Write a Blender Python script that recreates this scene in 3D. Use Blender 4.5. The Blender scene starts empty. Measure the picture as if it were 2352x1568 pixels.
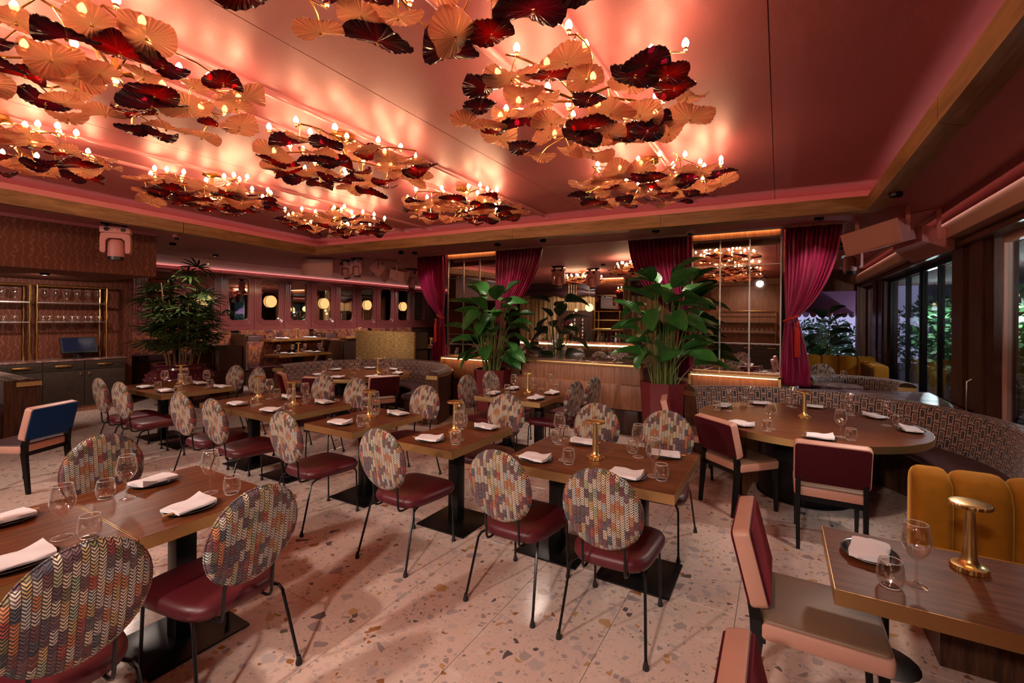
import bpy, bmesh, math, random
from math import sin, cos, pi, radians as R, sqrt, floor, atan2
from mathutils import Vector, Matrix, noise

random.seed(11)
scene = bpy.context.scene
C = scene.collection

# ------------------------------------------------------------------ camera
FPX, HORIZON, EYE = 1050.0, 731.0, 1.75
YAW, ROLL = math.atan(614.0 / FPX), R(0.5)
cam_data = bpy.data.cameras.new('camera')
cam = bpy.data.objects.new('camera', cam_data)
C.objects.link(cam)
d_ = Vector((-sin(YAW), cos(YAW), 0)); r_ = Vector((cos(YAW), sin(YAW), 0)); u_ = Vector((0, 0, 1))
rc = r_ * cos(ROLL) + u_ * sin(ROLL); uc = u_ * cos(ROLL) - r_ * sin(ROLL)
cam.matrix_world = Matrix(((rc.x, uc.x, -d_.x, 0), (rc.y, uc.y, -d_.y, 0), (rc.z, uc.z, -d_.z, EYE), (0, 0, 0, 1)))
cam_data.sensor_width = 36.0
cam_data.lens = FPX / 2352.0 * 36.0
cam_data.shift_y = -(784.0 - HORIZON) / 2352.0
cam_data.clip_start = 0.02
scene.camera = cam

# ------------------------------------------------------------------ world (dusk sky outside) and exposure
w = bpy.data.worlds.new('dusk'); scene.world = w; w.use_nodes = True
bg = w.node_tree.nodes['Background']
bg.inputs[0].default_value = (0.36, 0.33, 0.58, 1); bg.inputs[1].default_value = .6
vs = scene.view_settings
vs.view_transform = 'Standard'; vs.look = 'None'; vs.exposure = 1.05; vs.gamma = 1.0; vs.use_curve_mapping = False
try:
    scene.cycles.sample_clamp_indirect = 4.0
    scene.cycles.caustics_reflective = False; scene.cycles.caustics_refractive = False
except Exception: pass

# spotlights added to brighten the room (most get a made-up can further down)
def spot(name, loc, aim, watts, deg, col=(1, .80, .68), size=.09, blend=.8):
    l = bpy.data.lights.new(name, 'SPOT'); l.energy = watts; l.spot_size = R(deg); l.spot_blend = blend
    l.color = col; l.shadow_soft_size = size
    o = bpy.data.objects.new(name, l); C.objects.link(o); o.location = loc
    o.rotation_euler = (Vector(aim) - Vector(loc)).to_track_quat('-Z', 'Y').to_euler()
    return o
SPOTS = [  # location, aim, watts, cone, gets a small added can
    ((-8.10, 2.75, 2.50), (-5.6, 1.6, 0), 60, 80, 0),
    ((0.95, 5.6, 2.93), (-1.1, 3.0, 0), 70, 80, 1),
    ((-0.55, -1.9, 2.93), (-1.1, 2.4, .3), 240, 62, 1),
    ((-2.90, -1.9, 2.93), (-2.4, 2.2, .3), 250, 66, 1),
    ((-5.40, -1.9, 2.93), (-4.6, 2.2, .3), 250, 66, 1),
    ((-7.00, -1.6, 2.93), (-6.8, 3.0, .3), 190, 66, 1),
    ((-6.90, -1.0, 2.95), (-8.67, 2.2, 2.7), 110, 70, 1),
    ((1.20, 3.4, 2.98), (0.3, 5.2, .4), 60, 80, 1),
    ((-3.3, 6.62, 2.98), (-2.8, 5.6, .4), 30, 84, 1),
    ((-6.4, 6.62, 2.98), (-6.4, 5.4, .5), 70, 84, 1),
    ((-2.4, 6.45, 2.96), (-2.7, 6.9, .5), 50, 84, 0),
    ((-6.25, 6.85, 3.0), (-6.15, 7.34, 2.0), 16, 70, 1), ((-4.25, 6.75, 3.0), (-4.3, 7.2, 1.7), 26, 80, 1),
    ((-1.55, 6.75, 3.0), (-1.45, 7.2, 1.7), 26, 80, 1), ((0.42, 6.85, 3.0), (0.35, 7.34, 2.0), 20, 70, 1),
    ((-10.35, 5.2, 3.0), (-12.0, 5.4, 1.3), 90, 90, 1), ((-10.35, 7.4, 3.0), (-12.0, 7.4, 1.2), 150, 95, 1),
    ((-10.35, 9.6, 3.0), (-12.0, 9.6, 1.2), 140, 95, 1), ((-10.35, 12.0, 3.0), (-12.0, 12.0, 1.2), 130, 95, 1),
    ((-9.4, 4.0, 3.0), (-10.5, 4.6, 1.2), 60, 70, 1), ((-8.6, 7.2, 3.0), (-8.6, 8.3, .9), 80, 70, 1),
    ((-9.6, 2.4, 2.33), (-11.2, 2.7, 1.2), 70, 120, 1), ((-9.4, 1.0, 2.33), (-10.0, 1.8, .5), 14, 110, 1),
    ((-6.0, 13.7, 3.0), (-6.0, 15.4, 1.6), 90, 100, 1), ((-3.6, 10.4, 3.0), (-3.8, 10.4, .5), 80, 110, 1), ((-5.2, 12.0, 3.0), (-5.0, 12.6, .8), 60, 110, 1), ((0.9, 9.6, 3.0), (0.9, 9.6, .5), 20, 100, 1),
    ((-1.0, -2.6, 3.0), (-1.0, -4.3, 1.4), 60, 100, 1),
]

# ------------------------------------------------------------------ mesh helpers
class MB:
    def __init__(s): s.v = []; s.f = []; s.uv = {}
    def loft(s, rings, closed=True, caps=(True, True), loop=False):
        n = len(rings[0]); b = len(s.v)
        for rg in rings: s.v += [tuple(p) for p in rg]
        m = len(rings)
        for i in range(m if loop else m - 1):
            i2 = (i + 1) % m
            for j in range(n if closed else n - 1):
                j2 = (j + 1) % n
                s.f.append((b + i * n + j, b + i * n + j2, b + i2 * n + j2, b + i2 * n + j))
        if caps[0] and closed and not loop: s.f.append(tuple(b + j for j in range(n))[::-1])
        if caps[1] and closed and not loop: s.f.append(tuple(b + (m - 1) * n + j for j in range(n)))
        return s
    def box(s, x0, x1, y0, y1, z0, z1, M=None):
        b = len(s.v)
        P = [Vector(p) for p in ((x0, y0, z0), (x1, y0, z0), (x1, y1, z0), (x0, y1, z0), (x0, y0, z1), (x1, y0, z1), (x1, y1, z1), (x0, y1, z1))]
        if M: P = [M @ p for p in P]
        s.v += [tuple(p) for p in P]
        for q in ((0, 3, 2, 1), (4, 5, 6, 7), (0, 1, 5, 4), (1, 2, 6, 5), (2, 3, 7, 6), (3, 0, 4, 7)): s.f.append(tuple(b + k for k in q))
        return s
    def rbox(s, x0, x1, y0, y1, z0, z1, r=.02, e=.006, n=4, M=None):
        def ring(ins, z):
            rr = max(r - ins, .0005); out = []
            for cx, cy, a0 in ((x1 - ins - rr, y1 - ins - rr, 0), (x0 + ins + rr, y1 - ins - rr, 90), (x0 + ins + rr, y0 + ins + rr, 180), (x1 - ins - rr, y0 + ins + rr, 270)):
                for k in range(n + 1):
                    a = R(a0 + 90 * k / n); p = Vector((cx + rr * cos(a), cy + rr * sin(a), z)); out.append(M @ p if M else p)
            return out
        q = e * .3
        return s.loft([ring(e, z0), ring(q, z0 + q), ring(0, z0 + e), ring(0, z1 - e), ring(q, z1 - q), ring(e, z1)])
    def lathe(s, prof, seg=20, c=(0, 0, 0), M=None, caps=(False, False), rfun=None):
        rings = []
        for r, z in prof:
            rg = []
            for k in range(seg):
                a = 2 * pi * k / seg; rr = r * (rfun(a, z) if rfun else 1)
                p = Vector((c[0] + rr * cos(a), c[1] + rr * sin(a), c[2] + z)); rg.append(M @ p if M else p)
            rings.append(rg)
        return s.loft(rings, True, caps)
    def tube(s, pts, r, seg=8, caps=(True, True)):
        pts = [Vector(p) for p in pts]; n = len(pts); rings = []
        t0 = (pts[1] - pts[0]).normalized()
        up = Vector((0, 0, 1)) if abs(t0.z) < .9 else Vector((1, 0, 0))
        nrm = t0.cross(up).normalized()
        for i in range(n):
            t = ((pts[i + 1] - pts[i]).normalized() if i < n - 1 else (pts[i] - pts[i - 1]).normalized())
            if 0 < i < n - 1: t = ((pts[i + 1] - pts[i]).normalized() + (pts[i] - pts[i - 1]).normalized()).normalized()
            nrm = (nrm - t * nrm.dot(t)).normalized(); bn = t.cross(nrm)
            rr = r[i] if isinstance(r, (list, tuple)) else r
            rings.append([pts[i] + (nrm * cos(2 * pi * k / seg) + bn * sin(2 * pi * k / seg)) * rr for k in range(seg)])
        return s.loft(rings, True, caps)
    def prism(s, poly, z0, z1, M=None):
        a = [Vector((x, y, z0)) for x, y in poly]; b = [Vector((x, y, z1)) for x, y in poly]
        if M: a = [M @ p for p in a]; b = [M @ p for p in b]
        return s.loft([a, b])
    def grid(s, rows, uvs=None):
        n = len(rows[0]); b = len(s.v)
        for rw in rows: s.v += [tuple(p) for p in rw]
        for i in range(len(rows) - 1):
            for j in range(n - 1):
                s.f.append((b + i * n + j, b + i * n + j + 1, b + (i + 1) * n + j + 1, b + (i + 1) * n + j))
        if uvs:
            for i, rw in enumerate(uvs):
                for j, q in enumerate(rw): s.uv[b + i * n + j] = q
        return s
    def sphere(s, c, r, seg=12, ring=8, sz=1.0, M=None):
        return s.lathe([(max(r * sin(pi * k / ring), 1e-4), -r * sz * cos(pi * k / ring)) for k in range(ring + 1)], seg, c, M)
    def data(s, name, mat, smooth=True, angle=38, normals=True):
        me = bpy.data.meshes.new(name); me.from_pydata(s.v, [], s.f)
        if normals:
            bm = bmesh.new(); bm.from_mesh(me); bmesh.ops.recalc_face_normals(bm, faces=bm.faces); bm.to_mesh(me); bm.free()
        if smooth:
            me.shade_smooth(); me.set_sharp_from_angle(angle=R(angle))
        if s.uv:
            ul = me.uv_layers.new(name='UVMap')
            for lp in me.loops:
                if lp.vertex_index in s.uv: ul.data[lp.index].uv = s.uv[lp.vertex_index]
        for m in (mat if isinstance(mat, (list, tuple)) else [mat]): me.materials.append(m)
        return me
    def build(s, name, mat, parent=None, smooth=True, angle=38, label=None):
        return link(name, s.data(name, mat, smooth, angle), parent, label)

def link(name, me, parent=None, label=None, loc=None, rot=None, scale=None):
    o = bpy.data.objects.new(name, me); C.objects.link(o)
    if parent: o.parent = parent
    if loc is not None: o.location = loc
    if rot is not None: o.rotation_euler = rot
    if scale is not None: o.scale = scale if isinstance(scale, (tuple, list)) else (scale,) * 3
    if label: o['label'] = label
    return o
def tag(o, label, cat, group=None):
    o['label'] = label; o['category'] = cat
    if group: o['group'] = group
    return o
def thing(name, label, cat, group=None, loc=(0, 0, 0), rz=0):
    o = bpy.data.objects.new(name, None); C.objects.link(o); o.location = loc; o.rotation_euler = (0, 0, rz)
    o.empty_display_size = .05
    return tag(o, label, cat, group)
def struct(o, label=None):
    o['kind'] = 'structure'
    if label: o['label'] = label
    return o
PROTOS = []
def proto(name):
    o = bpy.data.objects.new(name, None); C.objects.link(o); o.empty_display_size = .05; PROTOS.append(o); return o
def dup(root, label, cat, group=None, loc=(0, 0, 0), rz=0, name=None, scale=None, rot=None):
    r = root.copy(); C.objects.link(r); r.location = loc; r.rotation_euler = rot if rot else (0, 0, rz)
    if name: r.name = name
    if scale: r.scale = (scale,) * 3
    tag(r, label, cat, group)
    for ch in root.children:
        c = ch.copy(); C.objects.link(c); c.parent = r
        for g in ch.children:
            q = g.copy(); C.objects.link(q); q.parent = c
    return r
def drop_protos():
    for p in PROTOS:
        kids = [p] + list(p.children_recursive)
        for o in kids: bpy.data.objects.remove(o, do_unlink=True)

# ------------------------------------------------------------------ material helpers
class G:
    def __init__(s, name):
        s.m = bpy.data.materials.new(name); s.m.use_nodes = True; s.nt = s.m.node_tree
        s.b = s.nt.nodes['Principled BSDF']; s.out = s.nt.nodes['Material Output']
    def n(s, t, **kw):
        nd = s.nt.nodes.new(t)
        for k, v in kw.items(): setattr(nd, k, v)
        return nd
    def put(s, sock, v):
        if isinstance(v, bpy.types.NodeSocket): s.nt.links.new(v, sock)
        elif isinstance(v, (tuple, list)): sock.default_value = tuple(v) + ((1,) if len(v) == 3 and len(sock.default_value) == 4 else ())
        else: sock.default_value = v
    def m_(s, op, a, b=None, c=None):
        nd = s.n('ShaderNodeMath', operation=op); s.put(nd.inputs[0], a)
        if b is not None: s.put(nd.inputs[1], b)
        if c is not None: s.put(nd.inputs[2], c)
        return nd.outputs[0]
    def coord(s, kind='Object'):
        return s.n('ShaderNodeTexCoord').outputs[kind]
    def pos(s): return s.n('ShaderNodeNewGeometry').outputs['Position']
    def xyz(s, v):
        nd = s.n('ShaderNodeSeparateXYZ'); s.put(nd.inputs[0], v); return nd.outputs
    def vec(s, x, y, z=0.0):
        nd = s.n('ShaderNodeCombineXYZ'); s.put(nd.inputs[0], x); s.put(nd.inputs[1], y); s.put(nd.inputs[2], z); return nd.outputs[0]
    def scale(s, v, sc):
        nd = s.n('ShaderNodeVectorMath', operation='MULTIPLY'); s.put(nd.inputs[0], v); nd.inputs[1].default_value = sc; return nd.outputs[0]
    def noise(s, v, sc, det=3, rough=.5, dist=0, out='Fac'):
        nd = s.n('ShaderNodeTexNoise'); s.put(nd.inputs['Vector'], v); nd.inputs['Scale'].default_value = sc
        nd.inputs['Detail'].default_value = det; nd.inputs['Roughness'].default_value = rough; nd.inputs['Distortion'].default_value = dist
        return nd.outputs[out]
    def vor(s, v, sc, feat='F1', out='Distance', rnd=1.0):
        nd = s.n('ShaderNodeTexVoronoi', feature=feat); s.put(nd.inputs['Vector'], v); nd.inputs['Scale'].default_value = sc
        nd.inputs['Randomness'].default_value = rnd; return nd.outputs[out]
    def white(s, v, out='Value'):
        nd = s.n('ShaderNodeTexWhiteNoise', noise_dimensions='3D'); s.put(nd.inputs['Vector'], v); return nd.outputs[out]
    def ramp(s, f, stops, mode='LINEAR'):
        nd = s.n('ShaderNodeValToRGB'); cr = nd.color_ramp; cr.interpolation = mode
        while len(cr.elements) < len(stops): cr.elements.new(.5)
        for e, (p, c) in zip(cr.elements, stops):
            e.position = p; e.color = tuple(c) + ((1,) if len(c) == 3 else ())
        s.put(nd.inputs[0], f); return nd.outputs[0]
    def mix(s, f, a, b, mode='MIX'):
        nd = s.n('ShaderNodeMix', data_type='RGBA', blend_type=mode); s.put(nd.inputs[0], f); s.put(nd.inputs[6], a); s.put(nd.inputs[7], b); return nd.outputs[2]
    def bump(s, h, st=.3, dist=.01):
        nd = s.n('ShaderNodeBump'); nd.inputs['Strength'].default_value = st; nd.inputs['Distance'].default_value = dist
        s.put(nd.inputs['Height'], h); s.nt.links.new(nd.outputs[0], s.b.inputs['Normal'])
    def set(s, **kw):
        mp = dict(col='Base Color', rough='Roughness', metal='Metallic', spec='Specular IOR Level', trans='Transmission Weight', ior='IOR', coat='Coat Weight',
                  coatr='Coat Roughness', sheen='Sheen Weight', sheenr='Sheen Roughness', sheent='Sheen Tint', emit='Emission Color', estr='Emission Strength', alpha='Alpha', aniso='Anisotropic')
        for k, v in kw.items(): s.put(s.b.inputs[mp[k]], v)
        return s.m
def plain(name, col, rough=.5, metal=0.0, **kw):
    g = G(name); return g.set(col=col, rough=rough, metal=metal, **kw)
def srgb(h):
    h = h.lstrip('#'); o = []
    for i in (0, 2, 4):
        c = int(h[i:i + 2], 16) / 255.0
        o.append(c / 12.92 if c <= .04045 else ((c + .055) / 1.055) ** 2.4)
    return tuple(o)
# ------------------------------------------------------------------ materials
M = {}
def wood(name, c0, c1, rough=.4, axis='z', sc=1.0, coat=.0, world=False, bump=.08, spec=.25):
    g = G(name); v = g.pos() if world else g.coord()
    st = {'z': (14, 14, .9), 'x': (.9, 14, 14), 'y': (14, .9, 14)}[axis]
    q = g.scale(v, tuple(k * sc for k in st))
    a = g.noise(q, 2.2, 5, .6, .6); b = g.noise(q, 9, 2, .5)
    f = g.m_('ADD', g.m_('MULTIPLY', a, .75), g.m_('MULTIPLY', b, .25))
    col = g.ramp(f, [(.32, c0), (.66, c1)])
    g.bump(f, bump, .004)
    M[name] = g.set(col=col, rough=rough, coat=coat, coatr=.2, spec=spec)
wood('table_wood', (.085, .022, .008), (.225, .075, .028), .40, 'x', 1.2, .0, spec=.14)
wood('table_wood_y', (.085, .022, .008), (.225, .075, .028), .40, 'y', 1.2, .0, spec=.14)
wood('beam_wood', (.16, .066, .026), (.36, .165, .070), .45, 'x', .6, 0, True)
wood('beam_wood_y', (.16, .066, .026), (.36, .165, .070), .45, 'y', .6, 0, True)
wood('panel_wood', (.15, .058, .030), (.33, .145, .078), .42, 'z', 1.2)
wood('dark_wood', (.025, .012, .009), (.075, .034, .022), .38, 'z', 1.0)
wood('pier_wood', (.05, .018, .012), (.12, .046, .03), .38, 'z', .8)
wood('booth_wood', (.03, .012, .008), (.12, .05, .026), .36, 'z', 1.4)
wood('cabinet_wood', (.022, .014, .011), (.045, .03, .023), .42, 'x', .7)
wood('chopstick_wood', (.42, .19, .07), (.55, .28, .11), .5, 'x', 3)

def metal(name, col, rough, bump=0.0, sc=60, st=(1, 1, 1)):
    g = G(name)
    if bump:
        h = g.noise(g.scale(g.coord(), st), sc, 3, .6); g.bump(h, bump, .003)
    M[name] = g.set(col=col, rough=rough, metal=1.0)
metal('brass', (.80, .50, .17), .24)
metal('brass_brushed', (.72, .47, .20), .36, .15, 30, (1, 1, 14))
metal('brass_lamp', (.86, .58, .24), .30)
metal('gold_arm', (.85, .55, .16), .20)
metal('steel', (.35, .33, .33), .3)
M['black_metal'] = plain('black_metal', (.012, .011, .012), .33, .6)
M['black_rod'] = plain('black_rod', (.010, .009, .010), .30, .3)
M['black_plastic'] = plain('black_plastic', (.010, .010, .011), .4)
M['rubber'] = plain('rubber', (.012, .011, .011), .6)
M['plate'] = plain('plate', (.018, .017, .018), .18, coat=.6)
M['mirror'] = plain('mirror', (.78, .72, .68), .015, 1.0)
M['screen'] = plain('screen', (.012, .016, .045), .12, coat=.5)
M['grout'] = plain('grout', (.17, .11, .085), .7)

def leather(name, col, rough=.38, sc=220, st=.10, sheen=0.0):
    g = G(name); h = g.vor(g.coord(), sc, 'DISTANCE_TO_EDGE'); g.bump(h, st, .002)
    v = g.noise(g.coord(), 7, 3); c2 = tuple(k * .78 for k in col)
    M[name] = g.set(col=g.mix(v, c2, col), rough=rough, sheen=sheen)
leather('maroon_leather', (.105, .010, .018), .42)
leather('pink_leather', (.62, .315, .235), .46)
leather('tan_leather', (.25, .145, .09), .5)
leather('plum_leather', (.065, .022, .026), .42)
def velvet(name, col, rim, rough=.85, sc=26):
    g = G(name); v = g.noise(g.coord(), sc, 4, .6); c2 = tuple(k * .62 for k in col)
    g.bump(g.noise(g.coord(), 500, 2), .12, .001)
    M[name] = g.set(col=g.mix(v, c2, col), rough=rough, sheen=.55, sheenr=.35, sheent=rim, spec=.15)
velvet('red_velvet', (.065, .005, .011), (.9, .12, .16))
velvet('blue_velvet', (.006, .045, .19), (.15, .35, .9))
velvet('mustard_velvet', (.42, .165, .012), (.9, .5, .12), sc=14)
velvet('rope_red', (.55, .03, .02), (1, .3, .2))
g = G('curtain'); v = g.noise(g.scale(g.coord(), (6, 6, 1.2)), 5, 4)
g.bump(g.noise(g.coord(), 300, 2), .06, .002)
M['curtain'] = g.set(col=g.mix(v, (.19, .006, .040), (.28, .013, .060)), rough=.42, sheen=.4, sheenr=.3, sheent=(1, .25, .4), spec=.4)
M['rim_highlight'] = plain('rim_highlight', (.95, .90, .88), .08, spec=.8, alpha=.75)  # whitish rings paint the bright rim highlights of the glasses
M['napkin'] = plain('napkin', (.86, .78, .80), .75, sheen=.2)
M['glass'] = plain('glass', (1, 1, 1), .0, trans=1.0, ior=1.45)
g = G('window_glass'); tr = g.n('ShaderNodeBsdfTransparent'); tr.inputs[0].default_value = (.82, .86, .86, 1)
gl = g.n('ShaderNodeBsdfGlossy'); gl.inputs['Roughness'].default_value = .02; gl.inputs[0].default_value = (.9, .9, .9, 1)
fr = g.n('ShaderNodeLayerWeight'); fr.inputs[0].default_value = .5
mx = g.n('ShaderNodeMixShader'); g.nt.links.new(g.m_('ADD', g.m_('MULTIPLY', g.m_('POWER', fr.outputs['Facing'], 3.5), .75), .04), mx.inputs[0]); g.nt.links.new(tr.outputs[0], mx.inputs[1]); g.nt.links.new(gl.outputs[0], mx.inputs[2])
g.nt.links.new(mx.outputs[0], g.out.inputs[0]); M['window_glass'] = g.m
# thin drinking glass: real refraction is too dark in thin walls at low sample counts, so clear + fresnel gloss
g = G('drink_glass'); tr = g.n('ShaderNodeBsdfTransparent'); tr.inputs[0].default_value = (.985, .965, .95, 1)
gl = g.n('ShaderNodeBsdfGlossy'); gl.inputs['Roughness'].default_value = .03; gl.inputs[0].default_value = (1, .96, .94, 1)
lw = g.n('ShaderNodeLayerWeight'); lw.inputs[0].default_value = .32
mr = g.m_('ADD', g.m_('MULTIPLY', g.m_('POWER', lw.outputs['Facing'], 2.0), .66), .13)
mx = g.n('ShaderNodeMixShader'); g.nt.links.new(mr, mx.inputs[0]); g.nt.links.new(tr.outputs[0], mx.inputs[1]); g.nt.links.new(gl.outputs[0], mx.inputs[2])
df = g.n('ShaderNodeBsdfDiffuse'); df.inputs[0].default_value = (.9, .82, .78, 1); mx2 = g.n('ShaderNodeMixShader')  # pale diffuse at grazing angles paints a bright outline on the glass
g.nt.links.new(g.m_('MULTIPLY', g.m_('POWER', lw.outputs['Facing'], 3.5), .75), mx2.inputs[0]); g.nt.links.new(mx.outputs[0], mx2.inputs[1]); g.nt.links.new(df.outputs[0], mx2.inputs[2])
g.nt.links.new(mx2.outputs[0], g.out.inputs[0]); M['drink_glass'] = g.m

# terrazzo
g = G('terrazzo'); p = g.pos(); pw = g.mix(.035, p, g.noise(p, 9, 2, out='Color'))
base = g.mix(g.noise(p, 3, 4), (.68, .50, .425), (.79, .61, .535))
base = g.mix(g.m_('MULTIPLY', g.noise(p, 160, 2), .5), base, (.50, .36, .30))
def chips(sc, thr, cut, stops, prev):
    rnd = g.vor(pw, sc, 'F1', 'Color'); ed = g.vor(pw, sc, 'DISTANCE_TO_EDGE'); x = g.xyz(rnd)
    on = g.m_('MULTIPLY', g.m_('GREATER_THAN', x[0], cut), g.m_('GREATER_THAN', ed, g.m_('ADD', thr, g.m_('MULTIPLY', x[2], thr * 1.6))))
    return g.mix(on, prev, g.ramp(x[1], stops, 'CONSTANT'))
GR = [(0, (.52, .42, .39)), (.25, (.58, .46, .41)), (.45, (.43, .35, .33)), (.6, (.70, .56, .50)), (.80, (.50, .29, .14)), (.86, (.36, .28, .27)), (.94, (.13, .10, .10)), (.965, (.33, .14, .05))]
col = chips(52, .10, .45, [(0, (.57, .44, .39)), (.4, (.63, .50, .44)), (.78, (.48, .35, .28)), (.95, (.24, .18, .16))], base)
col = chips(27, .09, .62, GR, col)
col = chips(14, .09, .80, GR, col)
M['terrazzo'] = g.set(col=col, rough=.17, spec=.5)

# ceiling: satin woven metallic paper
g = G('ceiling_satin'); p = g.pos()
wv = g.m_('ADD', g.noise(g.scale(p, (300, 22, 1)), 1, 2), g.noise(g.scale(p, (22, 300, 1)), 1, 2))
g.bump(wv, .22, .004)
M['ceiling_satin'] = g.set(col=g.mix(g.noise(p, 1.2, 3), (.40, .095, .105), (.46, .118, .128)), rough=.46, metal=.25, spec=.5)
M['pink_trim'] = plain('pink_trim', (.46, .13, .14), .35)
M['soffit_pink'] = plain('soffit_pink', (.40, .135, .15), .7, spec=.2)
M['cove_beige'] = plain('cove_beige', (.62, .34, .27), .5)
M['pink_paint'] = plain('pink_paint', (.58, .22, .21), .5)
M['dark_void'] = plain('dark_void', (.012, .008, .008), .8)

# wallpaper with wavering vertical lines
g = G('wallpaper'); v = g.xyz(g.pos())
wob = g.m_('MULTIPLY', g.m_('SUBTRACT', g.noise(g.vec(v[1], g.m_('MULTIPLY', v[2], 1.0), v[0]), 9, 3), .5), .16)
zig = g.m_('MULTIPLY', g.m_('PINGPONG', g.m_('MULTIPLY', v[2], 24), 1.0), .012)
u = g.m_('FRACT', g.m_('MULTIPLY', g.m_('ADD', g.m_('ADD', v[1], wob), zig), 13.0))
ln = g.m_('LESS_THAN', g.m_('ABSOLUTE', g.m_('SUBTRACT', u, .5)), .085)
M['wallpaper'] = g.set(col=g.mix(ln, (.135, .036, .020), (.215, .074, .045)), rough=.6, spec=.2)
g = G('bar_drape'); v = g.xyz(g.pos())
st = g.m_('FRACT', g.m_('MULTIPLY', v[0], 4.0))
cc = g.ramp(st, [(0, (.42, .25, .10)), (.3, (.58, .38, .17)), (.5, (.30, .16, .07)), (.62, (.50, .32, .14)), (.8, (.62, .43, .20))])
M['bar_drape'] = g.set(col=cc, rough=.7)
M['lacquer'] = plain('lacquer', (.17, .042, .044), .22, coat=.5, coatr=.08)

# knitted chevron fabric of the oval chairs
def knit(name, cw, ch, bh):
    g = G(name); v = g.xyz(g.coord()); x, z = v[0], v[2]
    cx = g.m_('DIVIDE', g.m_('ADD', x, 5.0), cw); ci = g.m_('FLOOR', cx); fx = g.m_('FRACT', cx)
    tri = g.m_('ABSOLUTE', g.m_('SUBTRACT', fx, .5))
    zz = g.m_('SUBTRACT', g.m_('DIVIDE', g.m_('ADD', z, 5.0), ch), g.m_('MULTIPLY', tri, 2.1)); off = g.white(g.vec(ci, 3.3, 1.1)); zz = g.m_('ADD', zz, off); fz = g.m_('FRACT', zz)
    bi = g.m_('FLOOR', g.m_('ADD', g.m_('DIVIDE', g.m_('SUBTRACT', z, g.m_('MULTIPLY', tri, ch)), bh), g.m_('MULTIPLY', off, 9)))
    rnd = g.white(g.vec(ci, bi, 7.7)); rnd2 = g.white(g.vec(ci, bi, 2.2))
    pal = [(0, (.74, .60, .44)), (.20, (.66, .54, .46)), (.32, (.54, .54, .51)), (.42, (.58, .19, .06)), (.51, (.17, .03, .045)), (.60, (.14, .06, .095)), (.67, (.44, .035, .03)),
           (.72, (.60, .40, .16)), (.79, (.045, .055, .095)), (.88, (.20, .17, .06)), (.95, (.38, .46, .30))]
    dk = [(0, (.05, .02, .018)), (.25, (.03, .014, .022)), (.5, (.12, .035, .02)), (.65, (.015, .018, .026)), (.85, (.09, .05, .05))]
    light = g.ramp(rnd, pal, 'CONSTANT'); dark = g.ramp(rnd2, dk, 'CONSTANT')
    h = g.m_('SINE', g.m_('MULTIPLY', fz, pi))
    mk = g.m_('SMOOTHSTEP' if False else 'GREATER_THAN', h, .60)
    cream = g.mix(g.m_('MULTIPLY', g.white(g.vec(ci, g.m_('FLOOR', zz), 5.0)), .16), light, (.74, .60, .45))
    g.bump(h, .55, .006)
    edge = g.m_('GREATER_THAN', tri, .43); mk = g.m_('MULTIPLY', mk, g.m_('SUBTRACT', 1.0, g.m_('MULTIPLY', edge, .8)))
    M[name] = g.set(col=g.mix(mk, dark, cream), rough=.85, sheen=.15)
knit('knit', .0232, .0125, .050)

# interlocking rectangles of the banquettes (UV in metres)
g = G('banquette_fabric'); uvn = g.xyz(g.coord('UV')); u, v = uvn[0], uvn[1]
cu = g.m_('DIVIDE', u, .072); ci = g.m_('FLOOR', cu); fu = g.m_('FRACT', cu)
par = g.m_('MULTIPLY', g.m_('MODULO', ci, 2.0), .5)
cv = g.m_('ADD', g.m_('DIVIDE', v, .125), par); fv = g.m_('FRACT', cv); cr = g.m_('FLOOR', cv)
du = g.m_('DIVIDE', g.m_('ABSOLUTE', g.m_('SUBTRACT', fu, .5)), .37); dv = g.m_('DIVIDE', g.m_('ABSOLUTE', g.m_('SUBTRACT', fv, .5)), .38)
d = g.m_('MAXIMUM', du, g.m_('ADD', g.m_('MULTIPLY', g.m_('SUBTRACT', dv, 1.0), 1.55), 1.0))
ring_ = g.m_('MULTIPLY', g.m_('LESS_THAN', d, 1.0), g.m_('GREATER_THAN', d, .70)); core = g.m_('LESS_THAN', d, .52)
bar = g.m_('MULTIPLY', g.m_('GREATER_THAN', d, 1.0), g.m_('LESS_THAN', g.m_('ABSOLUTE', g.m_('SUBTRACT', fv, .03)), .045))
rnd = g.white(g.vec(ci, cr, 1.0))
c1 = g.mix(core, (.040, .012, .010), g.ramp(rnd, [(0, (.035, .03, .035)), (.5, (.14, .085, .07)), (.75, (.09, .075, .08))], 'CONSTANT'))
c1 = g.mix(g.m_('MAXIMUM', ring_, bar), c1, (.50, .31, .245))
g.bump(g.m_('MAXIMUM', ring_, bar), .3, .003)
M['banquette_fabric'] = g.set(col=c1, rough=.7, sheen=.2)
# floral booth fabric
g = G('floral_fabric'); p = g.pos(); q = g.mix(.12, p, g.noise(p, 7, 3, out='Color'))
M['floral_fabric'] = g.set(col=g.ramp(g.noise(q, 5.5, 4, .6), [(.34, (.018, .005, .007)), (.46, (.11, .010, .010)), (.54, (.30, .075, .012)), (.60, (.05, .007, .010)), (.70, (.40, .15, .025))]), rough=.8, sheen=.3)
# hammered gold
g = G('hammered_gold'); q = g.coord(); h = g.noise(g.scale(q, (2.5, 2.5, 16)), 4, 5, .75); g.bump(h, 1.0, .02)
M['hammered_gold'] = g.set(col=g.ramp(h, [(.36, (.22, .12, .035)), (.62, (.85, .58, .24))]), rough=.42, metal=1.0)

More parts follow.
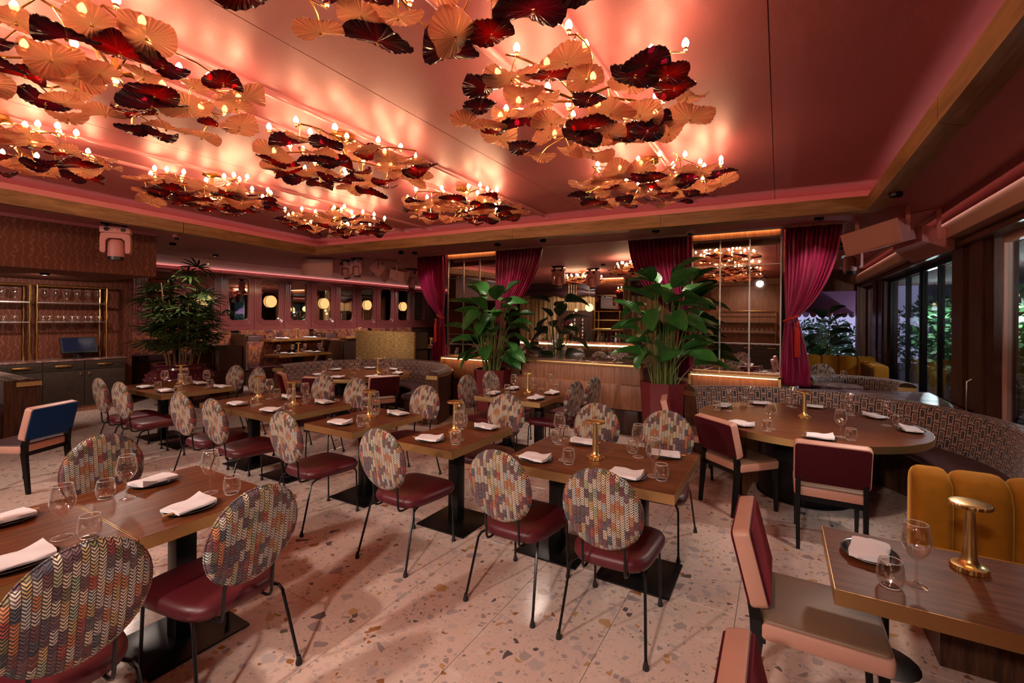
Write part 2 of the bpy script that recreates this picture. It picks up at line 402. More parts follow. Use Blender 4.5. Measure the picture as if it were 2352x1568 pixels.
# leaves, pots
def leafmat(name, a, b, rough=.34):
    g = G(name); v = g.coord(); x = g.xyz(v)
    vein = g.m_('SINE', g.m_('MULTIPLY', g.m_('ADD', x[1], g.m_('MULTIPLY', g.m_('ABSOLUTE', x[0]), .6)), 150))
    g.bump(vein, .18, .004)
    M[name] = g.set(col=g.mix(g.noise(g.pos(), 3.5, 3), a, b), rough=rough, spec=.5)
leafmat('leaf', (.020, .10, .020), (.06, .22, .04))
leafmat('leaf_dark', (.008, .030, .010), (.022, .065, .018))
leafmat('palm_leaf', (.018, .042, .012), (.085, .125, .032), .4)
leafmat('garden_leaf', (.03, .12, .05), (.14, .32, .12), .5)
M['stalk'] = plain('stalk', (.16, .19, .05), .5)
M['cane'] = plain('cane', (.21, .11, .045), .6)
M['soil'] = plain('soil', (.03, .018, .012), .9)
M['pot_glaze'] = plain('pot_glaze', (.085, .010, .018), .16, coat=.6)
M['planter'] = plain('planter', (.15, .018, .024), .34)
M['marble'] = plain('marble', (.16, .085, .07), .08, coat=.3)
g = G('marble_top'); p = g.pos(); M['marble_top'] = g.set(col=g.ramp(g.noise(p, 4, 5, .7, 1.5), [(.35, (.07, .03, .028)), (.5, (.20, .10, .085)), (.62, (.40, .26, .22))]), rough=.3)

def glow(name, col, st):
    g = G(name); e = g.n('ShaderNodeEmission'); e.inputs[0].default_value = tuple(col) + (1,); e.inputs[1].default_value = st
    g.nt.links.new(e.outputs[0], g.out.inputs[0]); M[name] = g.m
glow('bulb', (1, .62, .33), 46)
glow('led_warm', (1, .42, .26), 5.0)
glow('led_amber', (1, .50, .20), 9.0)
glow('led_pink', (1, .50, .45), 3.0); glow('led_beige', (1, .62, .50), 4.0); glow('led_cornice', (1, .56, .50), 4.5)
glow('globe_glow', (1, .70, .32), 1.0); glow('sconce_glow', (1, .56, .20), .55)
glow('lamp_glow', (1, .60, .26), 7.0)
# blown glass petals: colour passes light through, ribs catch highlights
def petal(name, col, deep, tw):
    g = G(name); x = g.xyz(g.coord()); ang = g.m_('ARCTAN2', x[1], x[0]); rad = g.m_('SQRT', g.m_('ADD', g.m_('MULTIPLY', x[0], x[0]), g.m_('MULTIPLY', x[1], x[1])))
    rib = g.m_('SINE', g.m_('MULTIPLY', ang, 34.0))
    c = g.mix(g.m_('MULTIPLY', rad, 1.1), col, deep)
    bp = g.n('ShaderNodeBump'); bp.inputs['Strength'].default_value = .9; bp.inputs['Distance'].default_value = .02; g.put(bp.inputs['Height'], rib)
    tl = g.n('ShaderNodeBsdfTranslucent'); g.put(tl.inputs[0], c); g.nt.links.new(bp.outputs[0], tl.inputs['Normal'])
    tp = g.n('ShaderNodeBsdfTransparent'); g.put(tp.inputs[0], c)
    gl = g.n('ShaderNodeBsdfGlossy'); gl.inputs['Roughness'].default_value = .12; g.nt.links.new(bp.outputs[0], gl.inputs['Normal'])
    df = g.n('ShaderNodeBsdfDiffuse'); g.put(df.inputs[0], c); g.nt.links.new(bp.outputs[0], df.inputs['Normal'])
    def mxs(f, a, b):
        mm = g.n('ShaderNodeMixShader'); mm.inputs[0].default_value = f; g.nt.links.new(a, mm.inputs[1]); g.nt.links.new(b, mm.inputs[2]); return mm.outputs[0]
    g.nt.links.new(mxs(.11, mxs(tw, mxs(.3, tl.outputs[0], df.outputs[0]), tp.outputs[0]), gl.outputs[0]), g.out.inputs[0]); M[name] = g.m
petal('petal_amber', (1, .74, .52), (1, .62, .46), .28)
petal('petal_red', (.75, .03, .025), (.22, .012, .02), .30)
petal('petal_plum', (.42, .03, .09), (.13, .02, .06), .34)
# ------------------------------------------------------------------ the setting
M['cornice_pink'] = plain('cornice_pink', (.62, .27, .27), .6)
ZC, ZS, ZB = 3.30, 3.05, 2.98          # coffer ceiling, soffit, underside of the beams
# floor
fl = struct(MB().box(-13, 4.5, -5, 17, -.2, -.006).build('floor', M['grout'], smooth=False), 'pale pink terrazzo floor laid in large tiles')
TX, TY = .6075, 1.215
tme = MB().rbox(-TX / 2 + .0013, TX / 2 - .0013, -TY / 2 + .0013, TY / 2 - .0013, -.006, 0, .003, .0015, 1).data('tile', M['terrazzo'], False)
x0, y0 = -1.425, 1.805
for i in range(-14, 6):
    for j in range(-3, 5):
        cx, cy = x0 + (i + .5) * TX, y0 + (j + .5) * TY + (.0 if True else 0)
        if cx < -9.6 or cx > 1.75 or cy > 7.4 or cy < -1.3: continue
        link('tile', tme, fl, loc=(cx, cy, 0))
xl, xr, yb, yt = x0 - 13 * TX, x0 + 5 * TX, y0 - 2 * TY, y0 + 4 * TY
far = MB()
for a in ((-13, xl - .003, -5, 17), (xr + .003, 4.5, -5, 17), (xl, xr, yt + 0.003 + TY * 0, 17), (xl, xr, -5, yb - .003)):
    far.box(a[0], a[1], a[2], a[3], -.006, -.0005)
o = far.build('tile_field', M['terrazzo'], fl, smooth=False); o['kind'] = 'stuff'

# coffer ceiling in panels
ce = struct(MB().box(-9.2, 1.35, -5, 7.2, ZC + .03, ZC + .08).build('ceiling', M['pink_trim'], smooth=False), 'coral red satin ceiling with pink cove edge')
sx = [-9.1, -7.25, -4.85, -2.43, -.06, 1.3]
for a, b in zip(sx[:-1], sx[1:]):
    MB().box(a + .003, b - .003, -4.95, 7.1, ZC, ZC + .028).build('panel', M['ceiling_satin'], ce, smooth=False)
n_tr = [0]
def trim(mb, mat, label=None, smooth=True):
    n_tr[0] += 1
    return struct(mb.build('trim_%d' % n_tr[0], mat, smooth=smooth), label)
for X in (-1.46, -.97, -3.55, -3.05, -5.76, -5.26):
    mb = MB(); rg = []
    for y in (-4, 6.45 - .05 * abs(X)):
        rg.append([(X + .035 * cos(pi * k / 8), y, ZC + .004 - .035 * sin(pi * k / 8)) for k in range(9)])
    mb.loft(rg, True); trim(mb, M['pink_trim'], 'half round pink rail along the red ceiling')
# beams round the coffer, each made of boards
RC, LB = Vector((.835, 6.35)), Vector((-8.0, 5.88)); LF = Vector((-6.76, -4)); RF = Vector((.835, -4))
RCo, LBo, LFo, RFo = Vector((1.0, 6.53)), Vector((-8.17, 6.05)), Vector((-6.93, -4)), Vector((1.0, -4))
def beam(a, b, ao, bo, n, mat, label):
    t = bpy.data.objects.new('trim_beam', None); C.objects.link(t); struct(t, label)
    for k in range(n):
        f0, f1 = k / n + (.0004 if k else 0), (k + 1) / n - (.0004 if k < n - 1 else 0)
        p = [a.lerp(b, f0), a.lerp(b, f1), ao.lerp(bo, f1), ao.lerp(bo, f0)]
        MB().prism([(q.x, q.y) for q in p], ZB, ZB + .165).build('board', M[mat], t, smooth=False)
beam(RF, RC, RFo, RCo, 4, 'beam_wood_y', 'walnut beam of the coffer above the window side')
beam(RC, LB, RCo, LBo, 4, 'beam_wood', 'walnut beam of the coffer along the curtain side')
beam(LB, LF, LBo, LFo, 4, 'beam_wood_y', 'walnut beam of the coffer on the bar shelf side')
# risers behind the beams and the light strips lying in the cove
def off(p, q): return p + (p - Vector((-3.4, 2.0))).normalized() * q
ro = [Vector((1.28, -4)), Vector((1.28, 6.78)), Vector((-8.45, 6.28)), Vector((-7.22, -4))]
for a, b in zip(ro[:-1], ro[1:]):
    n = Vector((b - a)).normalized(); n = Vector((-n.y, n.x))
    if n.dot(Vector((-3.4, 1)) - a) > 0: n = -n
    trim(MB().prism([(a.x, a.y), (b.x, b.y), ((b + n * .03).x, (b + n * .03).y), ((a + n * .03).x, (a + n * .03).y)], ZS + .012, ZC), M['pink_trim'], 'pink upright of the ceiling cove', False)
for a, b in ((Vector((1.10, -3.9)), Vector((1.10, 6.55))), (Vector((1.0, 6.63)), Vector((-8.15, 6.14))), (Vector((-8.25, 5.95)), Vector((-7.08, -3.9)))):
    n = (b - a).normalized(); n = Vector((-n.y, n.x)) * .014
    o = MB().prism([((a - n).x, (a - n).y), ((b - n).x, (b - n).y), ((b + n).x, (b + n).y), ((a + n).x, (a + n).y)], ZS + .014, ZS + .03).build('trim_light', M['led_pink'], smooth=False)
    struct(o, 'glowing pink light strip hidden in the ceiling cove')
# soffit
so = MB()
so.prism([(1.0, -4), (2.3, -4), (2.3, 16.3), (1.0, 16.3)], ZS, ZS + .012)
so.prism([(1.0, 6.53), (1.0, 16.3), (-13, 16.3), (-13, 6.3), (-8.17, 6.05)], ZS, ZS + .012)
so.prism([(-8.17, 6.05), (-13, 6.3), (-13, -4), (-6.93, -4)], ZS, ZS + .012)
so.prism([(-13, -4), (2.3, -4), (2.3, -5), (-13, -5)], ZS, ZS + .012)
struct(so.build('ceiling_soffit', M['soffit_pink'], smooth=False), 'dusky pink lower ceiling round the coffer')
# shell walls
struct(MB().box(-13, 2.3, -4.6, -4.4, 0, ZC + .1).build('wall_front', M['panel_wood'], smooth=False), 'warm timber wall behind the camera')
struct(MB().box(-13, .4, 16.0, 16.2, 0, ZS).build('wall_back', M['dark_wood'], smooth=False), 'dark wall at the far end of the bar room')
struct(MB().box(-11.6, -11.42, -4.4, 4.15, 0, ZS).build('wall_left', M['wallpaper'], smooth=False), 'brown wall papered with wavering vertical lines')
struct(MB().box(-13, -11.6, 3.95, 4.15, 0, ZS).build('wall_return', M['lacquer'], smooth=False))
struct(MB().box(-11.42, -8.67, -4.4, 3.46, 2.37, ZS).build('wall_header', M['wallpaper'], smooth=False), 'deep brown papered bulkhead above the glass shelves')
trim(MB().box(-8.66, -8.62, -4.4, 3.45, ZS - .035, ZS), M['pink_trim'], 'pink moulding above the papered bulkhead', False)
trim(MB().box(-8.60, -8.575, -4.4, 3.45, ZS - .018, ZS), M['pink_trim'], None, False)

# mirror wall behind the booths
wb = bpy.data.objects.new('wall_booth', None); C.objects.link(wb); struct(wb, 'glossy maroon panelled wall with round cornered mirrors')
def rrect(y0, y1, z0, z1, r, n=6, x=0):
    out = []
    for cy, cz, a0 in ((y1 - r, z1 - r, 0), (y0 + r, z1 - r, 90), (y0 + r, z0 + r, 180), (y1 - r, z0 + r, 270)):
        for k in range(n + 1):
            a = R(a0 + 90 * k / n); out.append(Vector((x, cy + r * cos(a), cz + r * sin(a))))
    return out
XM = -12.5
mb = MB(); outer = rrect(-.438, .438, 1.40, 3.05, .002); inn = rrect(-.255, .255, 1.64, 2.77, .12)
mb.loft([[p + Vector((-.03, 0, 0)) for p in outer], outer, inn, [p + Vector((-.03, 0, 0)) for p in inn]], True, (False, False))
pm = mb.data('panel', M['lacquer'])
def ringmesh(g_, r, rad):
    pth = rrect(-.255 - g_, .255 + g_, 1.64 - g_, 2.77 + g_, r); mb = MB(); n = len(pth); rings = []
    for i in range(n):
        t = (pth[(i + 1) % n] - pth[i - 1]).normalized(); nn = Vector((1, 0, 0)); bb = t.cross(nn)
        rings.append([pth[i] + (nn * cos(2 * pi * k / 6) + bb * sin(2 * pi * k / 6)) * rad for k in range(6)])
    return mb.loft(rings, True, (False, False), loop=True).data('moulding', M['lacquer'])
rm1, rm2, rm3 = ringmesh(.02, .13, .016), ringmesh(.085, .19, .012), ringmesh(.135, .23, .012)
mm = MB().loft([[p + Vector((-.025, 0, 0)) for p in rrect(-.27, .27, 1.62, 2.79, .12)], [p + Vector((-.02, 0, 0)) for p in rrect(-.27, .27, 1.62, 2.79, .12)]]).data('mirror', M['mirror'])
for k in range(-2, 12):
    y = 5.985 + .885 * k
    for nm, me in (('panel', pm), ('moulding', rm1), ('moulding', rm2), ('moulding', rm3), ('mirror', mm)): link(nm, me, wb, loc=(XM, y, 0))
    MB().box(XM - .01, XM + .018, y + .425, y + .46, 1.40, 3.05).build('stile', M['lacquer'], wb)
MB().box(XM - .02, XM + .03, 4.2, 16, 1.36, 1.41).build('rail', M['lacquer'], wb)
MB().box(XM - .25, XM - .04, 4.15, 16, 0, ZS).build('backing', M['dark_wood'], wb)
# lit cornice above the mirror wall: a lacquer lip with a light strip lying on it
trim(MB().box(-12.47, -12.28, 4.2, 16, 2.80, 2.825), M['lacquer'], 'lacquer lip above the mirrors', False)
struct(MB().box(-12.42, -12.38, 4.25, 15.9, 2.826, 2.834).build('trim_light_cornice', M['led_cornice'], smooth=False), 'pink light strip lying above the mirror wall')
trim(MB().box(-12.27, -12.25, 4.2, 16, 2.80, 2.845), M['lacquer'], None, False)
mb = MB(); mb.loft([[(-11.3, y, 3.045), (-12.48, y, 2.93), (-12.48, y, 3.048), (-11.3, y, 3.048)] for y in (3.48, 16)]); trim(mb, M['cornice_pink'], 'sloping pink cornice above the mirror wall', False)
# column pair faced with mirrors
def column(name, xa, xb, label):
    t = bpy.data.objects.new(name, None); C.objects.link(t); struct(t, label)
    Y = 7.42
    MB().box(xa, xb, Y, 8.35, 0, ZS).build('core', M['panel_wood'], t, smooth=False)
    zs = [1.0, 1.42, 2.55, 2.93]; w = (xb - xa) / 3
    for i in range(3):
        for j in range(3):
            MB().box(xa + i * w + .004, xa + (i + 1) * w - .004, Y - .012, Y - .002, zs[j] + .004, zs[j + 1] - .004).build('mirror', M['mirror'], t, smooth=False)
            for X0 in (xa, xb):
                s = -1 if X0 == xa else 1
                MB().box(min(X0, X0 + s * .01), max(X0, X0 + s * .01), Y + .05 + .28 * i, Y + .05 + .28 * (i + 1) - .006, zs[j] + .004, zs[j + 1] - .004).build('mirror', M['mirror'], t, smooth=False)
    for i in range(4): MB().box(xa + i * w - .009, xa + i * w + .009, Y - .028, Y, .98, 2.95).build('mullion', M['steel'], t, smooth=False)
    for z in zs: MB().box(xa, xb, Y - .024, Y, z - .006, z + .006).build('rail', M['steel'], t, smooth=False)
    MB().box(xa, xb, Y - .05, Y, 2.94, ZS).build('fascia', M['panel_wood'], t, smooth=False)
    MB().box(xa + .02, xb - .02, Y - .085, Y - .06, ZS - .02, ZS - .012).build('light_strip', M['led_amber'], t, smooth=False)
    MB().box(xa, xb, Y - .12, Y, .55, .93).build('plinth', M['panel_wood'], t, smooth=False)
    MB().box(xa - .01, xb + .01, Y - .24, Y - .20, .955, .985).build('ledge', M['brass_brushed'], t, smooth=False)
    MB().box(xa - .012, xa + .02, Y - .24, Y - .0, .6, .98).build('end_plate', M['brass_brushed'], t, smooth=False)
    MB().box(xb - .02, xb + .012, Y - .24, Y - .0, .6, .98).build('end_plate', M['brass_brushed'], t, smooth=False)
    MB().box(xa + .03, xb - .03, Y - .196, Y - .185, .94, .952).build('light_strip', M['led_amber'], t, smooth=False)
column('wall_column', -1.15, .015, 'mirror faced column beside the window end')
column('wall_column_2', -5.85, -4.68, 'mirror faced column between the curtains nearer the booths')
trim(MB().box(-6.7, .75, 7.30, 7.33, ZS - .03, ZS), M['cove_beige'], 'curtain track line on the soffit', False)

# right hand side: cove roll, piers and glazing
XW = 1.92
mb = MB(); rg = []
for y in (-4, 14.2):
    rg.append([(XW - .14 - .15 * cos(pi * k / 12), y, 2.81 + .15 * sin(pi * k / 12)) for k in range(13)] + [(XW + .01, y, 2.70), (XW - .29, y, 2.70)])
mb.loft(rg); trim(mb, M['cove_beige'], 'rounded beige pelmet above the windows')
trim(MB().box(XW - .32, XW - .305, -4, 14.2, ZS - .065, ZS), M['soffit_pink'], 'thin added lip hiding the light strip before the window pelmet', False)  # lip added to keep the pelmet light strip out of view
struct(MB().box(XW - .285, XW - .265, -4, 14.1, ZS - .014, ZS - .006).build('trim_light_pelmet', M['led_beige'], smooth=False), 'soft light line above the window pelmet')
for k, z in enumerate((2.60, 2.655)):
    trim(MB().box(XW - .2 + .05 * k, XW + .05, -4, 14.2, z, z + .05), M['pier_wood'], 'stepped timber head above the windows', False)
def pier(ya, yb, label):
    t = bpy.data.objects.new('wall_pier', None); C.objects.link(t); struct(t, label)
    MB().box(XW - .10, XW + .12, ya, yb, 0, 2.62).build('core', M['pier_wood'], t, smooth=False)
    for a, b, dx in ((ya + .06, ya + .42, .03), (ya + .55, yb - .04, .05)):
        MB().box(XW - .10 - dx, XW - .08, a, b, .05, 2.60).build('pilaster', M['pier_wood'], t, smooth=False)
    hb = MB().tube([(XW - .16, ya + .2, .75), (XW - .20, ya + .2, .78), (XW - .20, ya + .2, 1.12), (XW - .16, ya + .2, 1.15)], .011, 8)
    hb.build('door_pull', M['steel'], t)
pier(6.42, 7.38, 'broad brown timber pier between the window bays')
pier(11.75, 12.75, 'far brown timber pier near the end of the window wall')
pier(1.2, 2.0, 'timber pier of the window wall beside the near table')
nw = [0]
def window(ya, yb, frame, fx=0.0, label=None, z0=.02, z1=2.6, wide=.045):
    nw[0] += 1
    t = bpy.data.objects.new('window_%d' % nw[0], None); C.objects.link(t); struct(t, label)
    x = XW + fx
    for a, b in ((ya, ya + wide), (yb - wide, yb)): MB().box(x - .03, x + .03, a, b, z0, z1).build('stile', M[frame], t, smooth=False)
    for a, b in ((z0, z0 + .10), (z1 - .07, z1)): MB().box(x - .028, x + .028, ya + wide, yb - wide, a, b).build('rail', M[frame], t, smooth=False)
    MB().box(x - .004, x + .004, ya + wide, yb - wide, z0 + .1, z1 - .07).build('pane', M['window_glass'], t, smooth=False)
    return t
window(2.05, 4.2, 'pier_wood', label='glazed door leaf nearest the camera side')
window(4.2, 6.30, 'cove_beige', .0, 'wide glazed panel with a pale slim edge beside the broad pier', wide=.03)
for k, (a, b) in enumerate(((7.42, 8.45), (8.45, 9.35), (9.35, 10.3), (10.3, 11.7))):
    window(a, b, 'black_metal', .02 * (k % 2), 'tall dark framed glass leaf, number %s from the broad pier' % ('one', 'two', 'three', 'four')[k])
for k, (a, b) in enumerate(((12.78, 13.25), (13.25, 13.75), (13.75, 14.2))):
    window(a, b, 'pier_wood', 0, 'narrow glass leaf near the far corner, number %s beyond the far pier' % ('one', 'two', 'three')[k])
struct(MB().box(XW - .25, XW + .15, 14.2, 14.45, 0, ZS).build('wall_corner', M['pier_wood'], smooth=False), 'dark timber corner of the far window wall')
struct(MB().box(.35, XW, 14.25, 14.4, 2.52, ZS).build('wall_lintel', M['pier_wood'], smooth=False), 'timber lintel above the far garden opening')
struct(MB().box(.30, .42, 14.25, 16.1, 0, ZS).build('wall_jamb', M['pier_wood'], smooth=False))
struct(MB().box(XW - .2, XW + .2, -4.4, 1.2, 0, 2.62).build('wall_right', M['pier_wood'], smooth=False), 'timber wall to the right of the camera')
struct(MB().box(XW - .02, XW + .3, -4.4, 14.4, 2.62, ZC).build('wall_upper', M['pier_wood'], smooth=False))
# ------------------------------------------------------------------ furniture prototypes
def oval_chair():
    t = proto('oval_chair')
    # seat cushion: rounded trapezoid, domed
    def ring(s_, z, dz=0):
        out = []
        for k in range(36):
            a = 2 * pi * k / 36; ca, sa = cos(a), sin(a)
            e = 2 / 4.2; x = abs(ca) ** e * (1 if ca > 0 else -1); y = abs(sa) ** e * (1 if sa > 0 else -1)
            wd = .235 + .028 * y
            out.append(Vector((x * wd * s_, .045 + y * .255 * s_, z)))
        return out
    MB().loft([ring(.86, .395), ring(.95, .402), ring(1.0, .425), ring(1.0, .445), ring(.96, .465), ring(.86, .476), ring(.6, .482), ring(.25, .484)]).build('seat', M['maroon_leather'], t, angle=60)
    # oval back, padded disc leaning back
    mb = MB(); rings = []; tl = R(9)
    def ov(s_, y):
        out = []
        for k in range(40):
            a = 2 * pi * k / 40; x = .215 * s_ * cos(a); z = .222 * s_ * sin(a)
            out.append(Vector((x, -.285 + y * cos(tl) - z * sin(tl), .752 + z * cos(tl) + y * sin(tl))))
        return out
    mb.loft([ov(.35, -.034), ov(.70, -.033), ov(.90, -.028), ov(.985, -.016), ov(1.0, 0), ov(.985, .016), ov(.90, .028), ov(.70, .031), ov(.35, .030)])
    mb.build('backrest', M['knit'], t, angle=60)
    rp = MB(); pth = ov(1.004, 0); n = len(pth)
    rp.loft([[pth[i] + (Vector((0, 1, 0)) * cos(2 * pi * k / 5) + (pth[i] - Vector((0, -.285, .752))).normalized() * sin(2 * pi * k / 5)) * .005 for k in range(5)] for i in range(n)], True, (False, False), loop=True)
    rp.build('piping', M['knit'], t)
    for s in (-1, 1):
        MB().tube([(s * .115, -.262, .60), (s * .115, -.250, .50), (s * .115, -.244, .42), (s * .115, -.232, .397), (s * .115, -.205, .388), (s * .115, -.06, .388)], .0075, 6).build('back_support', M['black_rod'], t)
        lg = MB().tube([(s * .15, -.03, .390), (s * .18, -.13, .392), (s * .200, -.175, .386), (s * .208, -.196, .362), (s * .234, -.292, .02)], .008, 6).build('leg', M['black_rod'], t)
        MB().lathe([(.008, .045), (.012, .028), (.016, .012), (.016, 0), (.001, 0)], 8, (s * .234, -.292, 0)).build('foot', M['rubber'], lg)
        lg = MB().tube([(s * .12, .10, .390), (s * .165, .22, .392), (s * .190, .252, .386), (s * .200, .262, .362), (s * .206, .272, .02)], .008, 6).build('leg', M['black_rod'], t)
        MB().lathe([(.008, .045), (.012, .028), (.016, .012), (.016, 0), (.001, 0)], 8, (s * .206, .272, 0)).build('foot', M['rubber'], lg)
    MB().tube([(-.17, .05, .39), (.17, .05, .39)], .008, 6).build('seat_rail', M['black_rod'], t)
    return t
OVAL = oval_chair()

def pad_chair(panel, top):
    t = proto('padded_chair'); tl = R(14)
    Mt = Matrix.Translation((0, -.25, .68)) @ Matrix.Rotation(tl, 4, 'X')
    Ms = Matrix(((1, 0, 0, 0), (0, 0, 1, 0), (0, 1, 0, 0), (0, 0, 0, 1)))      # put box depth into y
    def slab(w, z0, z1, y0, y1, r, e): return MB().rbox(-w, w, z0, z1, y0, y1, r, e, 5, Mt @ Ms)
    slab(.242, -.165, .165, -.036, .036, .03, .012).build('backrest', M['pink_leather'], t, label='pale pink leather edged back pad')
    slab(.234, -.157, .157, -.044, -.032, .026, .006).build('back_panel', M[panel], t)
    slab(.234, -.157, .157, .032, .044, .026, .006).build('front_panel', M[panel], t)
    MB().rbox(-.235, .235, -.215, .245, .395, .468, .03, .014, 5).build('seat', M['pink_leather'], t)
    MB().rbox(-.226, .226, -.206, .236, .458, .482, .03, .012, 5).build('seat_top', M[top], t)
    def bar(p, q, w0, w1, d0, d1):
        mb = MB(); rg = []
        for c, w_, d_ in ((p, w0, d0), (q, w1, d1)):
            rg.append([Vector(c) + Vector((x * w_, y * d_, 0)) for x, y in ((-1, -1), (1, -1), (1, 1), (-1, 1))])
        return mb.loft(rg)
    for s in (-1, 1):
        mb = MB(); rg = []
        for c, w_, d_ in (((s * .208, -.262, 0), .013, .015), ((s * .212, -.222, .40), .016, .026), ((s * .212, -.225, .47), .016, .026), ((s * .205, -.252, .60), .015, .018)):
            rg.append([Vector(c) + Vector((x * w_, y * d_, 0)) for x, y in ((-1, -1), (1, -1), (1, 1), (-1, 1))])
        mb.loft(rg).build('leg', M['black_metal'], t, smooth=False)
        bar((s * .21, .225, 0), (s * .212, .205, .40), .012, .018, .012, .018).build('leg', M['black_metal'], t, smooth=False)
    for y in (.19, -.215): MB().box(-.2, .2, y, y + .025, .36, .397).build('apron', M['black_metal'], t, smooth=False)
    return t
PADR = pad_chair('red_velvet', 'tan_leather'); PADB = pad_chair('blue_velvet', 'plum_leather')

_tops = {}
def rect_table(name, label, x0, x1, y0, y1, z=.75, group=None, ped=True, axis='x', base=(.245, .235), off_=(0, 0)):
    cx, cy, w, d = (x0 + x1) / 2, (y0 + y1) / 2, (x1 - x0) / 2 - .0015, (y1 - y0) / 2 - .0015
    t = thing(name, label, 'table', group, (cx, cy, 0))
    MB().box(-w + .003, w - .003, -d + .003, d - .003, z - .058, z).build('tabletop', M['table_wood' if axis == 'x' else 'table_wood_y'], t, smooth=False)
    e = MB(); e.loft([[(sx * (w - i), sy * (d - i), zz) for sx, sy in ((-1, -1), (1, -1), (1, 1), (-1, 1))] for i, zz in ((.0035, z - .06), (0, z - .06), (0, z - .001), (.0035, z - .001))], True, (False, False))
    e.build('edge_band', M['brass_brushed'], t, smooth=False)
    if ped:
        px, py = off_
        MB().rbox(px - .05, px + .05, py - .05, py + .05, .012, z - .058, .004, .002, 2).build('column', M['black_metal'], t)
        MB().rbox(px - base[0], px + base[0], py - base[1], py + base[1], 0, .012, .006, .003, 2).build('base_plate', M['black_metal'], t)
        MB().box(px - .18, px + .18, py - .03, py + .03, z - .07, z - .056).build('bracket', M['black_metal'], t, smooth=False)
    return t

def place_protos():
    p = {}
    t = proto('wine_glass')
    MB().lathe([(.001, .004), (.036, .002), (.037, .0), (.038, .0015), (.030, .005), (.012, .010), (.0048, .018), (.0040, .05), (.0040, .088), (.006, .098), (.020, .108), (.036, .128), (.0455, .152), (.0465, .170), (.042, .200), (.0355, .236), (.0345, .237), (.0335, .236), (.040, .200), (.0445, .170), (.0435, .152), (.034, .130), (.018, .112), (.001, .106)], 22).build('bowl', M['drink_glass'], t)
    ringt = lambda r, z, q: MB().tube([(r * cos(a), r * sin(a), z) for a in [2 * pi * k / 28 for k in range(29)]], q, 5, (False, False))
    ringt(.0348, .2365, .0011).build('rim', M['rim_highlight'], t); ringt(.0372, .0012, .0011).build('foot_rim', M['rim_highlight'], t)
    p['wine'] = t
    t = proto('tumbler')
    MB().lathe([(.001, .0), (.026, .0), (.034, .006), (.0425, .028), (.044, .045), (.041, .075), (.0365, .098), (.0355, .099), (.0345, .098), (.039, .075), (.0415, .045), (.040, .028), (.031, .012), (.001, .010)], 22).build('bowl', M['drink_glass'], t)
    ringt(.0358, .0986, .0012).build('rim', M['rim_highlight'], t); ringt(.031, .0035, .0022).build('base_rim', M['rim_highlight'], t)
    p['tumbler'] = t
    t = proto('side_plate')
    MB().lathe([(.001, .002), (.06, .0), (.075, .003), (.104, .012), (.112, .016), (.113, .0185), (.110, .0185), (.100, .015), (.074, .0075), (.055, .006), (.001, .006)], 28, rfun=lambda a, z: 1 + .10 * cos(2 * a)).build('dish', M['plate'], t)
    p['plate'] = t
    t = proto('napkin'); rng = random.Random(3); rows_t = []; nx, ny = 13, 11
    def h(i, j):
        u = i / (nx - 1); v = j / (ny - 1)
        return .018 + .006 * sin(pi * min(1, max(0, v))) ** .35 + .0025 * sin(8 * u + 5 * v) + .022 * max(0, u - .6) * 2.5 * v ** 3 + (.004 if v > .45 else 0)
    top = [[Vector((-.098 + .196 * i / (nx - 1) + .006 * sin(5 * j / ny), -.066 + .132 * j / (ny - 1) + .004 * sin(7 * i / nx), h(i, j))) for i in range(nx)] for j in range(ny)]
    bot = [[Vector((p_.x, p_.y, .0072 + .0 * p_.z)) for p_ in rw] for rw in top]
    mb = MB(); mb.grid(top); mb.grid([rw[::-1] for rw in bot])
    b = nx * ny
    edge_t = [(0, j) for j in range(nx)] + [(i, nx - 1) for i in range(1, ny)] + [(ny - 1, j) for j in range(nx - 2, -1, -1)] + [(i, 0) for i in range(ny - 2, 0, -1)]
    for k in range(len(edge_t)):
        (i, j), (i2, j2) = edge_t[k], edge_t[(k + 1) % len(edge_t)]
        mb.f.append((i * nx + j, i2 * nx + j2, b + i2 * nx + (nx - 1 - j2), b + i * nx + (nx - 1 - j)))
    mb.build('cloth', M['napkin'], t, angle=70)
    MB().rbox(-.094, .094, -.066, -.052, .008, .019, .004, .004, 2).build('fold', M['napkin'], t)
    p['napkin'] = t
    t = proto('chopsticks')
    for s in (0, 1):
        MB().tube([(-.135, -.004 + s * .012, .0125 + .0), (.10, .001 + s * .008, .0125)], [.0036, .0026], 6).build('stick', M['chopstick_wood'], t)
    p['sticks'] = t
    t = proto('table_lamp')
    rib = lambda a, z: 1 + .025 * (1 if int(a / (2 * pi) * 72) % 2 else -1)
    MB().lathe([(.001, 0), (.056, 0), (.058, .003), (.058, .020), (.056, .022)], 72, rfun=rib).build('base', M['brass_lamp'], t, angle=20)
    MB().lathe([(.057, .0215), (.045, .025), (.032, .032), (.0255, .045), (.0235, .07), (.0200, .15), (.0165, .245), (.016, .256)], 24).build('stem', M['brass_lamp'], t)
    hd = MB().lathe([(.02, .258), (.064, .2575), (.067, .260), (.067, .270), (.066, .272)], 72, rfun=rib).build('head', M['brass_lamp'], t, angle=20)
    MB().lathe([(.066, .2718), (.06, .2745), (.03, .277), (.001, .2775)], 32).build('cap', M['brass_lamp'], hd)
    MB().lathe([(.024, .2572), (.030, .2565), (.036, .2572)], 24).build('light_ring', M['lamp_glow'], t)
    p['lamp'] = t
    return p
PL = place_protos()
SEATS = {'n': 0}
